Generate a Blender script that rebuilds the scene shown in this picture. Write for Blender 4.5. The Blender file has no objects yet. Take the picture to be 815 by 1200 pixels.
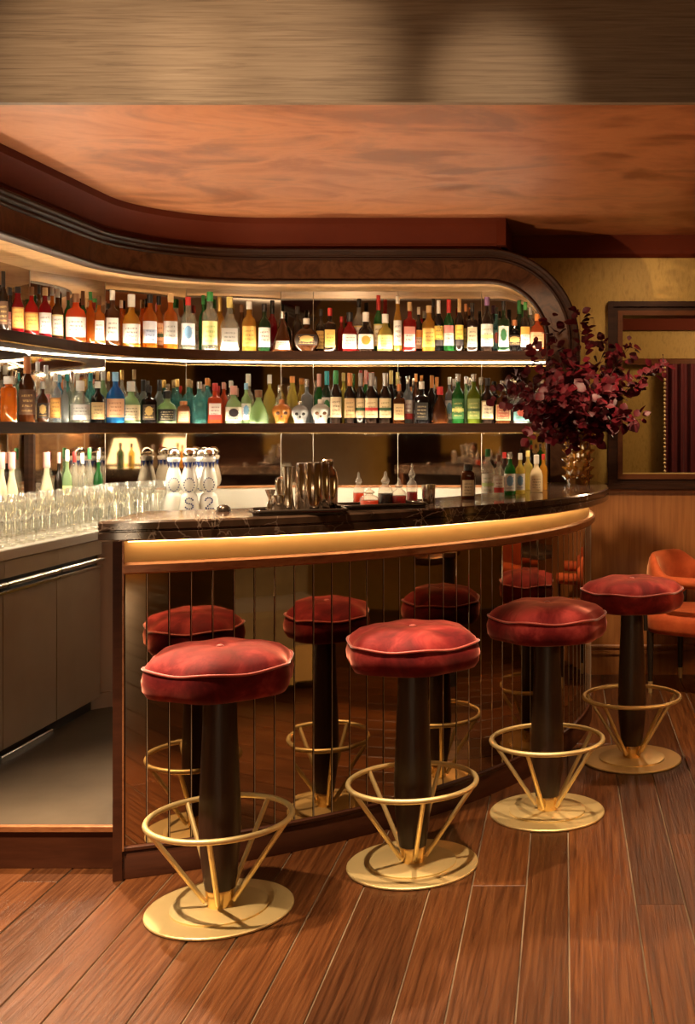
import bpy, math, random
from math import sin, cos, pi, radians, sqrt, atan2, hypot
R = random.Random(7)
SC = bpy.context.scene
COL = SC.collection
# ---------------------------------------------------------------- camera
F, CX, HZ, CAMZ = 1330.0, 690.0, 503.0, 1.40
cam_d = bpy.data.cameras.new('camera'); cam = bpy.data.objects.new('camera', cam_d); COL.objects.link(cam)
cam.location = (0, 0, CAMZ); cam.rotation_euler = (pi/2, 0, 0)
cam_d.sensor_fit = 'AUTO'; cam_d.sensor_width = 36; cam_d.lens = F*36/1200
cam_d.shift_x = (407.5-CX)/1200; cam_d.shift_y = (HZ-600)/1200
cam_d.clip_start = 0.05; cam_d.clip_end = 60
SC.camera = cam
# ---------------------------------------------------------------- world, exposure
w = bpy.data.worlds.new('world'); SC.world = w; w.use_nodes = True
w.node_tree.nodes['Background'].inputs[0].default_value = (1, .62, .36, 1)
w.node_tree.nodes['Background'].inputs[1].default_value = 0.012
SC.view_settings.view_transform = 'Standard'; SC.view_settings.look = 'None'
SC.view_settings.gamma = 1; SC.view_settings.use_curve_mapping = False
SC.view_settings.exposure = 1.1
SC.cycles.transparent_max_bounces = 24; SC.cycles.max_bounces = 10
SC.cycles.sample_clamp_indirect = 4.0
SC.cycles.caustics_reflective = False; SC.cycles.caustics_refractive = False
WARM = (1, .70, .42); LED = (1, .86, .62)
def light(name, kind, loc, power, color=WARM, size=.08, target=None, spot=None, blend=.6):
    d = bpy.data.lights.new(name, kind); d.energy = power; d.color = color
    if kind == 'AREA': d.size = size
    else: d.shadow_soft_size = size
    if spot: d.spot_size = radians(spot); d.spot_blend = blend
    o = bpy.data.objects.new(name, d); COL.objects.link(o); o.location = loc
    if target:
        from mathutils import Vector
        o.rotation_euler = (Vector(target)-Vector(loc)).to_track_quat('-Z', 'Y').to_euler()
    return o
# ceiling spots of the front room (they wash the timber bulkhead, the stools and the floor)
light('track_spot_lamp', 'SPOT', (-1.66, 2.25, 2.78), 56, size=.03, target=(-1.66, 3.82, 2.58), spot=38, blend=1)
light('track_spot_lamp', 'SPOT', (-1.08, 2.25, 2.78), 56, size=.03, target=(-1.08, 3.82, 2.58), spot=38, blend=1)
light('track_spot_lamp', 'SPOT', (-.31, 2.25, 2.78), 40, size=.05, target=(-.31, 3.82, 2.54), spot=22, blend=1)
light('rear_fill_light', 'POINT', (-1.2, -3.8, .45), 20, size=.3)  # unseen pair added to brighten the rear wall that the mirrors reflect
light('rear_fill_light', 'POINT', (.9, -3.8, .45), 24, size=.3)
light('downlight_lamp', 'SPOT', (-1.95, 2.5, 2.95), 420, size=.03, target=(-1.9, 2.7, 0), spot=50, blend=.5)
light('downlight_lamp', 'SPOT', (-.15, 3.1, 2.95), 200, size=.03, target=(.05, 3.3, 0), spot=42, blend=.6)
light('downlight_lamp', 'SPOT', (-1.3, 3.2, 2.95), 200, size=.03, target=(-.9, 3.45, 0), spot=46, blend=.7)
# downlight under the left-hand canopy, then two added fill spots below the bar ceiling
light('canopy_lamp', 'SPOT', (-2.05, 4.25, 2.44), 240, size=.04, target=(-.6, 3.3, 0), spot=80, blend=.7)
light('right_fill_spot', 'SPOT', (.30, 4.95, 2.46), 90, size=.04, target=(.5, 5.6, 0), spot=95, blend=.9)  # added to brighten the far stool, armchair and right wall
light('wall_fill_spot', 'SPOT', (.35, 5.75, 2.46), 9, size=.04, target=(.45, 6.5, 1.7), spot=110, blend=1)  # added to lift the dark wallpaper
# added fill: area light overhead, and an unseen upward spot brightening the copper ceiling
light('overhead_fill', 'AREA', (.3, .2, 2.96), 6, size=1.2, target=(.3, .6, 0))
light('ceiling_upfill', 'SPOT', (-2.0, 3.40, .78), 125, size=.03, target=(-.6, 4.9, 2.5), spot=95, blend=1)
# table lamps stand behind the camera (their builder sets the bulbs)
# ---------------------------------------------------------------- materials
def nt(name):
    m = bpy.data.materials.new(name); m.use_nodes = True
    t = m.node_tree; return m, t, t.nodes['Principled BSDF']
def N(t, kind, **kw):
    n = t.nodes.new(kind)
    for k, v in kw.items():
        if k in n.inputs: n.inputs[k].default_value = v
        else: setattr(n, k, v)
    return n
def c4(c): return (c[0], c[1], c[2], 1)
def plain(name, col, rough=.5, metal=0, spec=.5, coat=0, sheen=0):
    m, t, b = nt(name)
    b.inputs['Base Color'].default_value = c4(col); b.inputs['Roughness'].default_value = rough
    b.inputs['Metallic'].default_value = metal; b.inputs['Specular IOR Level'].default_value = spec
    b.inputs['Coat Weight'].default_value = coat
    if sheen: b.inputs['Sheen Weight'].default_value = sheen; b.inputs['Sheen Roughness'].default_value = .4
    return m
def varied(name, cols, scale=(1, 1, 1), detail=6, rough=.5, metal=0, spec=.5, bump=0, nscale=3, distort=0, coord='Object',
           sheen=0, sheen_col=None, rvar=0, coat=0, lo=.3, hi=.7, rand=0):
    """noise-mixed colour ramp over object coordinates"""
    m, t, b = nt(name)
    tc = N(t, 'ShaderNodeTexCoord'); mp = N(t, 'ShaderNodeMapping'); mp.inputs['Scale'].default_value = scale
    t.links.new(tc.outputs[coord], mp.inputs[0])
    nz = N(t, 'ShaderNodeTexNoise', Scale=nscale, Detail=detail, Distortion=distort); nz.inputs['Roughness'].default_value = .6
    vec = mp.outputs[0]
    if rand:
        oi = N(t, 'ShaderNodeObjectInfo'); ad = N(t, 'ShaderNodeVectorMath', operation='ADD')
        ml = N(t, 'ShaderNodeMath', operation='MULTIPLY'); ml.inputs[1].default_value = 37.0
        t.links.new(oi.outputs['Random'], ml.inputs[0]); t.links.new(vec, ad.inputs[0]); t.links.new(ml.outputs[0], ad.inputs[1]); vec = ad.outputs[0]
    t.links.new(vec, nz.inputs['Vector'])
    rp = N(t, 'ShaderNodeValToRGB'); e = rp.color_ramp.elements
    n = len(cols)
    for i in range(n-2): e.new(.5)
    for i, c in enumerate(cols):
        e[i].position = lo+(hi-lo)*i/(n-1); e[i].color = c4(c)
    t.links.new(nz.outputs['Fac'], rp.inputs[0])
    out = rp.outputs[0]
    if rand:
        hs = N(t, 'ShaderNodeHueSaturation'); mr = N(t, 'ShaderNodeMapRange'); mr.inputs['To Min'].default_value = 1-rand; mr.inputs['To Max'].default_value = 1+rand
        t.links.new(oi.outputs['Random'], mr.inputs['Value']); t.links.new(mr.outputs[0], hs.inputs['Value']); t.links.new(out, hs.inputs['Color']); out = hs.outputs[0]
    t.links.new(out, b.inputs['Base Color'])
    b.inputs['Roughness'].default_value = rough; b.inputs['Metallic'].default_value = metal
    b.inputs['Specular IOR Level'].default_value = spec; b.inputs['Coat Weight'].default_value = coat
    if rvar:
        mr2 = N(t, 'ShaderNodeMapRange'); mr2.inputs['To Min'].default_value = max(0, rough-rvar); mr2.inputs['To Max'].default_value = rough+rvar
        t.links.new(nz.outputs['Fac'], mr2.inputs['Value']); t.links.new(mr2.outputs[0], b.inputs['Roughness'])
    if bump:
        bp = N(t, 'ShaderNodeBump', Strength=bump); bp.inputs['Distance'].default_value = .01
        t.links.new(nz.outputs['Fac'], bp.inputs['Height']); t.links.new(bp.outputs[0], b.inputs['Normal'])
    if sheen:
        b.inputs['Sheen Weight'].default_value = sheen; b.inputs['Sheen Roughness'].default_value = .35
        if sheen_col: b.inputs['Sheen Tint'].default_value = c4(sheen_col)
    return m
def glass(name, col, dens=.5, glow=.6, rough=.02, spec=.5, base=.035):
    """bottle glass with its spirit: tinted see-through share, tinted diffusing share, clear-coat reflection"""
    m = bpy.data.materials.new(name); m.use_nodes = True; t = m.node_tree; t.nodes.clear()
    o = N(t, 'ShaderNodeOutputMaterial')
    tr = N(t, 'ShaderNodeBsdfTransparent'); tr.inputs[0].default_value = c4(col)
    tl = N(t, 'ShaderNodeBsdfTranslucent'); tl.inputs[0].default_value = c4(col)
    df = N(t, 'ShaderNodeBsdfDiffuse'); df.inputs[0].default_value = c4(col)
    gl = N(t, 'ShaderNodeBsdfGlossy'); gl.inputs['Roughness'].default_value = rough
    m1 = N(t, 'ShaderNodeMixShader'); m1.inputs[0].default_value = 1-glow
    t.links.new(tl.outputs[0], m1.inputs[1]); t.links.new(df.outputs[0], m1.inputs[2])
    m2 = N(t, 'ShaderNodeMixShader'); m2.inputs[0].default_value = dens
    t.links.new(tr.outputs[0], m2.inputs[1]); t.links.new(m1.outputs[0], m2.inputs[2])
    lw = N(t, 'ShaderNodeLayerWeight'); pw = N(t, 'ShaderNodeMath', operation='POWER'); pw.inputs[1].default_value = 3.0
    t.links.new(lw.outputs['Facing'], pw.inputs[0]); fr = N(t, 'ShaderNodeMath', operation='MULTIPLY_ADD'); fr.inputs[1].default_value = spec; fr.inputs[2].default_value = base
    t.links.new(pw.outputs[0], fr.inputs[0])
    m3 = N(t, 'ShaderNodeMixShader'); t.links.new(fr.outputs[0], m3.inputs[0])
    t.links.new(m2.outputs[0], m3.inputs[1]); t.links.new(gl.outputs[0], m3.inputs[2])
    t.links.new(m3.outputs[0], o.inputs[0])
    return m
def emit(name, col, s):
    m, t, b = nt(name)
    b.inputs['Base Color'].default_value = c4(col); b.inputs['Emission Color'].default_value = c4(col); b.inputs['Emission Strength'].default_value = s
    return m
def label_mat(name, base, ink=(.08, .05, .04), accent=None, style='text'):
    """printed paper: rows of tiny unreadable print, optional band / round emblem / frame"""
    m, t, b = nt(name)
    tc = N(t, 'ShaderNodeTexCoord'); sp = N(t, 'ShaderNodeSeparateXYZ'); t.links.new(tc.outputs['Generated'], sp.inputs[0])
    def M(op, a, bb=None, cc=None):
        n = N(t, 'ShaderNodeMath', operation=op)
        for i, v in enumerate((a, bb, cc)):
            if v is None: continue
            if isinstance(v, (int, float)): n.inputs[i].default_value = v
            else: t.links.new(v, n.inputs[i])
        return n.outputs[0]
    X, Z = sp.outputs['X'], sp.outputs['Z']
    rows = M('GREATER_THAN', M('FRACT', M('MULTIPLY', Z, 5.0)), .55)
    mp = N(t, 'ShaderNodeMapping'); mp.inputs['Scale'].default_value = (16, 1, 5); t.links.new(tc.outputs['Generated'], mp.inputs[0])
    nz = N(t, 'ShaderNodeTexNoise', Scale=2.0, Detail=2.0); t.links.new(mp.outputs[0], nz.inputs[0])
    let = M('GREATER_THAN', nz.outputs['Fac'], .5)
    inx = M('MULTIPLY', M('GREATER_THAN', X, .16), M('LESS_THAN', X, .84))
    inz = M('MULTIPLY', M('GREATER_THAN', Z, .12), M('LESS_THAN', Z, .88))
    mask = M('MULTIPLY', M('MULTIPLY', rows, let), M('MULTIPLY', inx, inz))
    def mix(fac, a, bcol):
        n = N(t, 'ShaderNodeMix', data_type='RGBA'); 
        if isinstance(fac, (int, float)): n.inputs[0].default_value = fac
        else: t.links.new(fac, n.inputs[0])
        if isinstance(a, tuple): n.inputs[6].default_value = c4(a)
        else: t.links.new(a, n.inputs[6])
        n.inputs[7].default_value = c4(bcol); return n.outputs[2]
    c = mix(M('MULTIPLY', mask, .75), base, ink)
    if accent:
        if style == 'band':
            c = mix(M('MULTIPLY', M('GREATER_THAN', Z, .36), M('LESS_THAN', Z, .52)), c, accent)
        elif style == 'foot':
            c = mix(M('LESS_THAN', Z, .3), c, accent)
        elif style == 'head':
            c = mix(M('GREATER_THAN', Z, .62), c, accent)
        elif style == 'disc':
            dx = M('SUBTRACT', X, .5); dz = M('SUBTRACT', Z, .58)
            d = M('ADD', M('MULTIPLY', dx, dx), M('MULTIPLY', M('MULTIPLY', dz, dz), .9))
            c = mix(M('LESS_THAN', d, .085), c, accent)
        elif style == 'frame':
            fr = M('MAXIMUM', M('ABSOLUTE', M('SUBTRACT', X, .5)), M('ABSOLUTE', M('SUBTRACT', Z, .5)))
            c = mix(M('GREATER_THAN', fr, .43), c, accent)
    t.links.new(c, b.inputs['Base Color']); b.inputs['Roughness'].default_value = .6
    return m

MAT = {}
def wood(name, cols, scale, **kw): MAT[name] = varied(name, cols, scale, **kw)
wood('floor_oak', [(.036, .0100, .0024), (.078, .0245, .0062), (.118, .041, .0105)], (34, 1.1, 1), nscale=2.6, detail=10, rough=.36, rvar=.12, bump=.35, distort=.45, rand=.42, lo=.32, hi=.68)
MAT['floor_gap'] = varied('floor_gap', [(.05, .03, .018), (.34, .25, .16)], (3, .8, 1), nscale=3, rough=.9)
wood('dark_wood', [(.020, .007, .003), (.045, .016, .007)], (1.5, 1.5, 14), nscale=3, detail=8, rough=.45, distort=.4, spec=.14)
wood('plinth_wood', [(.04, .012, .006), (.075, .024, .011)], (2, 2, 16), nscale=2, detail=8, rough=.4, distort=.4, spec=.2)
wood('stool_wood', [(.02, .009, .005), (.045, .02, .011)], (30, 30, 1.5), nscale=2, detail=6, rough=.38, bump=.1)
wood('beam_wood', [(.13, .088, .056), (.195, .14, .092), (.235, .175, .12)], (1.6, 1, 60), nscale=2.0, detail=8, rough=.6, bump=.06, distort=.8, lo=.34, hi=.66)
wood('wainscot', [(.24, .085, .022), (.38, .155, .045)], (26, 1, 1.3), nscale=1.7, detail=8, rough=.4, distort=.6)
wood('wall_trim_wood', [(.08, .024, .007), (.14, .046, .014)], (1.5, 5, 12), nscale=2, detail=6, rough=.4, spec=.15)
wood('burl', [(.022, .007, .003), (.06, .021, .008), (.10, .04, .015), (.035, .011, .004)], (1, 1, 1), nscale=9, detail=7, rough=.3, distort=1.6, lo=.28, hi=.72, spec=.25)
wood('soffit_wood', [(.42, .2, .075), (.62, .36, .16), (.36, .16, .06)], (2.2, 5, 9), nscale=2.0, detail=6, rough=.35, distort=.8)
wood('shelf_wood', [(.035, .012, .005), (.075, .027, .010)], (3, 3, 26), nscale=2, detail=6, rough=.45, spec=.2)
wood('copper_trim', [(.22, .08, .03), (.40, .17, .07), (.30, .12, .045)], (3, 3, 12), nscale=4, detail=6, rough=.3, metal=.3)
MAT['ceiling'] = varied('copper_plaster', [(.24, .074, .027), (.45, .168, .066), (.32, .105, .041)], (1.2, 2.0, 1), nscale=1.7, detail=11, rough=.42, rvar=.15, metal=.15, distort=.55, lo=.36, hi=.64)
MAT['front_ceiling'] = plain('plain_plaster', (.3, .17, .09), .8)
MAT['cornice'] = varied('rust_paint', [(.085, .013, .004), (.11, .019, .006)], nscale=2, rough=.7, spec=.1)
MAT['wallpaper'] = varied('mustard_wallpaper', [(.30, .17, .025), (.44, .27, .05), (.36, .215, .035)], (9, 9, 3), nscale=5, detail=9, rough=.6, bump=.15, distort=.3)
MAT['marble'] = None
MAT['steel'] = varied('brushed_steel', [(.44, .32, .21), (.54, .41, .28)], (1, 1, 1), nscale=2.5, detail=3, rough=.38, metal=.6, rvar=.05)
MAT['steel_bright'] = plain('bright_steel', (.75, .69, .6), .16, 1)
MAT['steel_top'] = plain('steel_worktop', (.66, .60, .50), .3, .35)
MAT['tin'] = plain('polished_tin', (.72, .62, .52), .12, 1)
MAT['rubber'] = varied('rubber_floor', [(.060, .045, .030), (.080, .061, .042)], nscale=6, rough=.6, spec=.15)
MAT['brass'] = varied('satin_brass', [(.74, .57, .26), (.84, .66, .33)], (1, 1, 1), nscale=3, rough=.48, metal=.75)
MAT['brass_polished'] = plain('polished_brass', (.85, .60, .27), .2, 1)
MAT['brass_band'] = varied('brass_band', [(.56, .36, .15), (.66, .44, .19)], (2, 2, 8), nscale=2, rough=.45, metal=.25)
MAT['velvet'] = varied('red_velvet', [(.075, .003, .005), (.16, .008, .010), (.33, .036, .032)], (1, 1, 1), nscale=8, detail=6, rough=.75, sheen=1.0, sheen_col=(1, .36, .27), bump=.1, spec=.15, rand=.1, distort=.6, lo=.36, hi=.66)
MAT['piping'] = plain('velvet_piping', (.38, .05, .035), .6, sheen=.8)
MAT['rust_velvet'] = varied('rust_velvet', [(.42, .065, .018), (.60, .12, .035)], nscale=12, detail=4, rough=.7, sheen=.9, sheen_col=(1, .5, .25), spec=.2)
MAT['mirror'] = varied('antique_mirror', [(.50, .40, .31), (.58, .49, .40), (.62, .54, .45)], nscale=4, detail=10, rough=.035, metal=1, rvar=.03)
MAT['bar_mirror'] = varied('bronze_mirror', [(.40, .31, .21), (.47, .37, .27)], nscale=5, detail=9, rough=.03, metal=1, rvar=.02)
MAT['seam'] = plain('bevelled_glass_edge', (.50, .42, .32), .35, .5)
MAT['led'] = emit('led_strip', LED, 25)
MAT['led_up'] = emit('led_uplight', LED, 72)
MAT['led_down'] = emit('led_downlight', LED, 85)
MAT['led_bar'] = emit('led_counter', (1, .62, .27), 6.5)
MAT['clear_glass'] = glass('clear_glass', (.95, .94, .90), .18, .5, spec=.95)
MAT['stem_glass'] = glass('stemware_glass', (.97, .96, .92), .08, .7, spec=.95)
MAT['porcelain'] = plain('white_porcelain', (.82, .78, .68), .2, coat=.4)
MAT['blue_glaze'] = plain('blue_glaze', (.035, .05, .17), .25)
MAT['leaf'] = varied('burgundy_leaf', [(.028, .001, .003), (.085, .003, .007)], nscale=10, rough=.5, rand=.45, spec=.22)
MAT['twig'] = plain('dark_twig', (.07, .02, .015), .6)
MAT['vase'] = glass('amber_vase_glass', (.86, .50, .10), .38, .35, spec=.7, base=.22, rough=.05)
MAT['curtain'] = varied('crimson_curtain', [(.075, .004, .006), (.12, .008, .009)], nscale=6, rough=.7, sheen=.4)
MAT['black_leg'] = plain('black_leg', (.02, .013, .009), .35)
MAT['tray'] = plain('dark_tray', (.06, .045, .035), .22, .6)
MAT['sofa'] = varied('olive_velvet', [(.16, .12, .06), (.23, .18, .09)], nscale=8, rough=.75, sheen=.5)
MAT['fringe'] = plain('gold_fringe', (.55, .38, .14), .6)
MAT['shade'] = emit('lamp_shade', (1, .66, .3), 2.2)
def marble():
    m, t, b = nt('dark_emperador_marble')
    tc = N(t, 'ShaderNodeTexCoord')
    nz = N(t, 'ShaderNodeTexNoise', Scale=7.0, Detail=8.0, Distortion=1.5); t.links.new(tc.outputs['Object'], nz.inputs[0])
    rp = N(t, 'ShaderNodeValToRGB'); e = rp.color_ramp.elements; e[0].position = .35; e[0].color = c4((.022, .013, .009)); e[1].position = .7; e[1].color = c4((.085, .05, .032))
    t.links.new(nz.outputs['Fac'], rp.inputs[0])
    mx = N(t, 'ShaderNodeVectorMath', operation='ADD'); sc = N(t, 'ShaderNodeVectorMath', operation='SCALE'); sc.inputs['Scale'].default_value = .12
    t.links.new(nz.outputs['Color'], sc.inputs[0]); t.links.new(tc.outputs['Object'], mx.inputs[0]); t.links.new(sc.outputs[0], mx.inputs[1])
    vo = N(t, 'ShaderNodeTexVoronoi', feature='DISTANCE_TO_EDGE', Scale=15.0); t.links.new(mx.outputs[0], vo.inputs['Vector'])
    r2 = N(t, 'ShaderNodeValToRGB'); e = r2.color_ramp.elements; e[0].position = 0; e[0].color = (1, 1, 1, 1); e[1].position = .035; e[1].color = (0, 0, 0, 1)
    t.links.new(vo.outputs['Distance'], r2.inputs[0])
    n2 = N(t, 'ShaderNodeTexNoise', Scale=4.0, Detail=3.0); t.links.new(tc.outputs['Object'], n2.inputs[0])
    ml = N(t, 'ShaderNodeMath', operation='MULTIPLY'); t.links.new(r2.outputs[0], ml.inputs[0])
    mr = N(t, 'ShaderNodeMapRange'); mr.inputs['From Min'].default_value = .42; mr.inputs['From Max'].default_value = .65; mr.inputs['To Max'].default_value = .75
    t.links.new(n2.outputs['Fac'], mr.inputs[0]); t.links.new(mr.outputs[0], ml.inputs[1])
    mi = N(t, 'ShaderNodeMix', data_type='RGBA'); t.links.new(ml.outputs[0], mi.inputs[0]); t.links.new(rp.outputs[0], mi.inputs[6]); mi.inputs[7].default_value = c4((.42, .33, .25))
    t.links.new(mi.outputs[2], b.inputs['Base Color']); b.inputs['Roughness'].default_value = .09
    return m
MAT['marble'] = marble()
# ---------------------------------------------------------------- mesh helpers
class MB:
    def __init__(s): s.v = []; s.f = []
    def add(s, vs, fs):
        o = len(s.v); s.v += [tuple(v) for v in vs]; s.f += [tuple(i+o for i in f) for f in fs]; return s
    def box(s, x0, x1, y0, y1, z0, z1, b=0):
        if b <= 0:
            return s.add([(x0, y0, z0), (x1, y0, z0), (x1, y1, z0), (x0, y1, z0), (x0, y0, z1), (x1, y0, z1), (x1, y1, z1), (x0, y1, z1)],
                         [(0, 3, 2, 1), (4, 5, 6, 7), (0, 1, 5, 4), (1, 2, 6, 5), (2, 3, 7, 6), (3, 0, 4, 7)])
        return s.prism([(x0, y0), (x1, y0), (x1, y1), (x0, y1)], z0, z1, b)
    def prism(s, poly, z0, z1, b=0):
        """vertical prism of a ccw polygon, top edge chamfered by b"""
        n = len(poly)
        rings = [(poly, z0)]
        if b:
            cx = sum(p[0] for p in poly)/n; cy = sum(p[1] for p in poly)/n
            ins = []
            for i in range(n):
                p0, p, p1 = poly[i-1], poly[i], poly[(i+1) % n]
                d0 = (p[0]-p0[0], p[1]-p0[1]); d1 = (p1[0]-p[0], p1[1]-p[1])
                l0 = hypot(*d0) or 1; l1 = hypot(*d1) or 1
                nx = -d0[1]/l0-d1[1]/l1; ny = d0[0]/l0+d1[0]/l1; L = nx*nx+ny*ny or 1
                ins.append((p[0]+nx*2*b/L, p[1]+ny*2*b/L))
            rings += [(poly, z1-b), (ins, z1)]
        else: rings += [(poly, z1)]
        vs = [(x, y, z) for pl, z in rings for x, y in pl]; fs = [tuple(range(n-1, -1, -1))]
        for k in range(len(rings)-1):
            for i in range(n):
                j = (i+1) % n; fs.append((k*n+i, k*n+j, (k+1)*n+j, (k+1)*n+i))
        fs.append(tuple(range((len(rings)-1)*n, len(rings)*n)))
        return s.add(vs, fs)
    def loft(s, rings, closed=True, cap0=True, cap1=True):
        n = len(rings[0]); vs = [p for r in rings for p in r]; fs = []
        for k in range(len(rings)-1):
            for i in range(n if closed else n-1):
                j = (i+1) % n; fs.append((k*n+i, k*n+j, (k+1)*n+j, (k+1)*n+i))
        if cap0: fs.append(tuple(range(n-1, -1, -1)))
        if cap1: fs.append(tuple(range((len(rings)-1)*n, len(rings)*n)))
        return s.add(vs, fs)
    def lathe(s, prof, n=24, c=(0, 0, 0), cap0=True, cap1=True):
        return s.loft([[(c[0]+r*cos(2*pi*i/n), c[1]+r*sin(2*pi*i/n), c[2]+z) for i in range(n)] for r, z in prof], True, cap0, cap1)
    def tube(s, pts, r, n=8, closed=False, taper=None):
        from mathutils import Vector
        P = [Vector(p) for p in pts]; m = len(P); rings = []
        up = None
        for i in range(m):
            a = P[i-1] if (i > 0 or closed) else P[i]; b = P[(i+1) % m] if (i < m-1 or closed) else P[i]
            d = (b-a).normalized()
            if up is None:
                up = Vector((0, 0, 1)) if abs(d.z) < .9 else Vector((1, 0, 0))
            x = d.cross(up).normalized(); y = x.cross(d).normalized(); up = y
            rr = r if taper is None else r+(taper-r)*i/(m-1)
            rings.append([tuple(P[i]+x*rr*cos(2*pi*k/n)+y*rr*sin(2*pi*k/n)) for k in range(n)])
        if closed: rings.append(rings[0])
        return s.loft(rings, True, not closed, not closed)
    def sphere(s, c, r, n=12, m=8, sx=1, sy=1, sz=1):
        return s.loft([[(c[0]+sx*r*sin(pi*k/m)*cos(2*pi*i/n), c[1]+sy*r*sin(pi*k/m)*sin(2*pi*i/n), c[2]-sz*r*cos(pi*k/m)) for i in range(n)]
                       for k in [.15]+list(range(1, m))+[m-.15]])
    def sweep(s, prof, frames, cap=True):
        """frames: list of (point, out, normal) vectors as tuples; prof: list of (u, v)"""
        rings = [[tuple(p[k]+u*o[k]+v*nn[k] for k in range(3)) for u, v in prof] for p, o, nn in frames]
        return s.loft(rings, False, False, False)
    def arc(s, prof, c, a0, a1, n):
        """closed (r, z) profile swept round centre c from a0 to a1 (degrees)"""
        rings = []
        for i in range(n+1):
            a = radians(a0+(a1-a0)*i/n); rings.append([(c[0]+r*cos(a), c[1]+r*sin(a), z) for r, z in prof])
        return s.loft(rings)
    def mesh(s, name):
        me = bpy.data.meshes.new(name); me.from_pydata(s.v, [], s.f); me.validate(); me.update(); return me
def obj(name, mb, mat, parent=None, smooth=False, label=None, loc=None, rz=0):
    me = mb if isinstance(mb, bpy.types.Mesh) else mb.mesh(name)
    if isinstance(mat, str): mat = MAT[mat]
    if not me.materials: me.materials.append(mat)
    if smooth:
        me.polygons.foreach_set('use_smooth', [True]*len(me.polygons))
        if smooth != 'all': me.set_sharp_from_angle(angle=radians(38))
    o = bpy.data.objects.new(name, me); COL.objects.link(o)
    if parent: o.parent = parent
    if loc: o.location = loc
    if rz: o.rotation_euler.z = rz
    if label: o['label'] = label
    return o
def tag(o, label, cat, group=None):
    o['label'] = label; o['category'] = cat
    if group: o['group'] = group
    return o
def thing(name, label, cat, loc=(0, 0, 0), rz=0, group=None):
    o = bpy.data.objects.new(name, None); COL.objects.link(o); o.empty_display_size = .05
    o.location = loc; o.rotation_euler.z = rz; return tag(o, label, cat, group)
def struct(name, mb, mat, parent=None, smooth=False):
    o = obj(name, mb, mat, parent, smooth)
    if not parent: o['kind'] = 'structure'
    return o
def copy_tree(o, loc, rz=None, label=None):
    def cp(x, par):
        c = x.copy(); COL.objects.link(c)
        if par: c.parent = par
        for ch in x.children: cp(ch, c)
        return c
    r = cp(o, None); r.location = loc
    if rz is not None: r.rotation_euler.z = rz
    if label: r['label'] = label
    return r
# rounded-corner back bar: every curved line is an offset r of one path round the corner centre C0
C0 = (-1.69, 5.33)
def path_pt(r, s):
    """s<0: along the left run (metres towards the room), 0..1: corner, >1: along the back run (metres)"""
    if s <= 0: return (C0[0]-r, C0[1]+s)
    if s >= 1: return (C0[0]+(s-1), C0[1]+r)
    a = pi-s*pi/2; return (C0[0]+r*cos(a), C0[1]+r*sin(a))
def path_n(s):      # room-facing normal
    if s <= 0: return (1, 0)
    if s >= 1: return (0, -1)
    a = pi-s*pi/2; return (-cos(a), -sin(a))
def path_at_px(px, r):
    """point of offset path r that is seen in image column px"""
    best = None; k = (px-CX)/F
    for i in range(0, 2400):
        s = -2.2+i*.0025 if i < 880 else ((i-880)/500 if i < 1380 else 1+(i-1380)*.0025)
        x, y = path_pt(r, s); e = abs(x-k*y)
        if best is None or e < best[0]: best = (e, x, y, s)
    return best[1:]
def W(x, y, Y): return ((x-CX)/F*Y, Y, CAMZ+(HZ-y)/F*Y)
# ================================================================ THE SETTING
# floor: sub-floor with single planks on it, boards run almost straight into the picture
fl = struct('floor', MB().box(-3.0, 4.0, -4.2, 6.6, -.05, -.006), 'floor_gap')
edges = [-1.291, -1.09, -.96, -.797, -.671, -.467, -.34, -.173, -.044, .154, .30, .455, .59]
x = edges[0]
k = 0
while x > -3.1: x -= (.135, .2, .125, .17, .15)[k % 5]; edges.insert(0, x); k += 1
x = edges[-1]
while x < 3.9: x += (.15, .2, .13, .175)[k % 4]; edges.append(x); k += 1
def px_x(x0, y): return x0-.021*(y-2.671)
for i in range(len(edges)-1):
    a, b = edges[i]+.0022, edges[i+1]-.0022
    y = -4.1-R.random()*1.5
    while y < 6.5:
        y1 = min(y+R.uniform(2.2, 3.8), 6.5)
        if y1 > -4.1:
            y0 = max(y, -4.1); dz = R.uniform(-.0012, .0004)
            mb = MB().prism([(px_x(a, y0), y0+.0003), (px_x(b, y0), y0+.0003), (px_x(b, y1), y1-.0003), (px_x(a, y1), y1-.0003)], -.0055, dz, .0015)
            obj('floor_plank', mb, 'floor_oak', fl)
        y = y1
# back wall (mustard paper above, timber wainscot below) with a framed opening to the next room
YW = 6.5
OX0, OZ0, OZ1, OX1 = .195, 1.146, 2.05, 1.75
wb = struct('wall_back', MB().box(-3.0, OX0, YW, YW+.14, 0, 3.1).box(OX1, 4.1, YW, YW+.14, 0, 3.1).box(OX0, OX1, YW, YW+.14, OZ1, 3.1).box(OX0, OX1, YW, YW+.14, 0, OZ0), 'wallpaper')
xs = [-.25, .62, 1.5, 2.4, 3.3, 4.0]
for a, b in zip(xs, xs[1:]):
    obj('wainscot_panel', MB().box(a+.001, b-.001, YW-.014, YW-.0005, .165, 1.055, .0), 'wainscot', wb)
struct('baseboard_back', MB().box(-.2, 4.0, YW-.026, YW-.0005, 0, .118).box(-.2, 4.0, YW-.036, YW-.0005, .118, .138).box(-.2, 4.0, YW-.028, YW-.0005, .138, .155).box(-.2, 4.0, YW-.038, YW-.0005, .155, .172, .006), 'wainscot')
struct('trim_1', MB().box(-.05, 4.0, YW-.04, YW-.0005, 1.045, 1.075, .008).box(-.05, 4.0, YW-.02, YW-.0005, 1.075, 1.09), 'wall_trim_wood')
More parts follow.
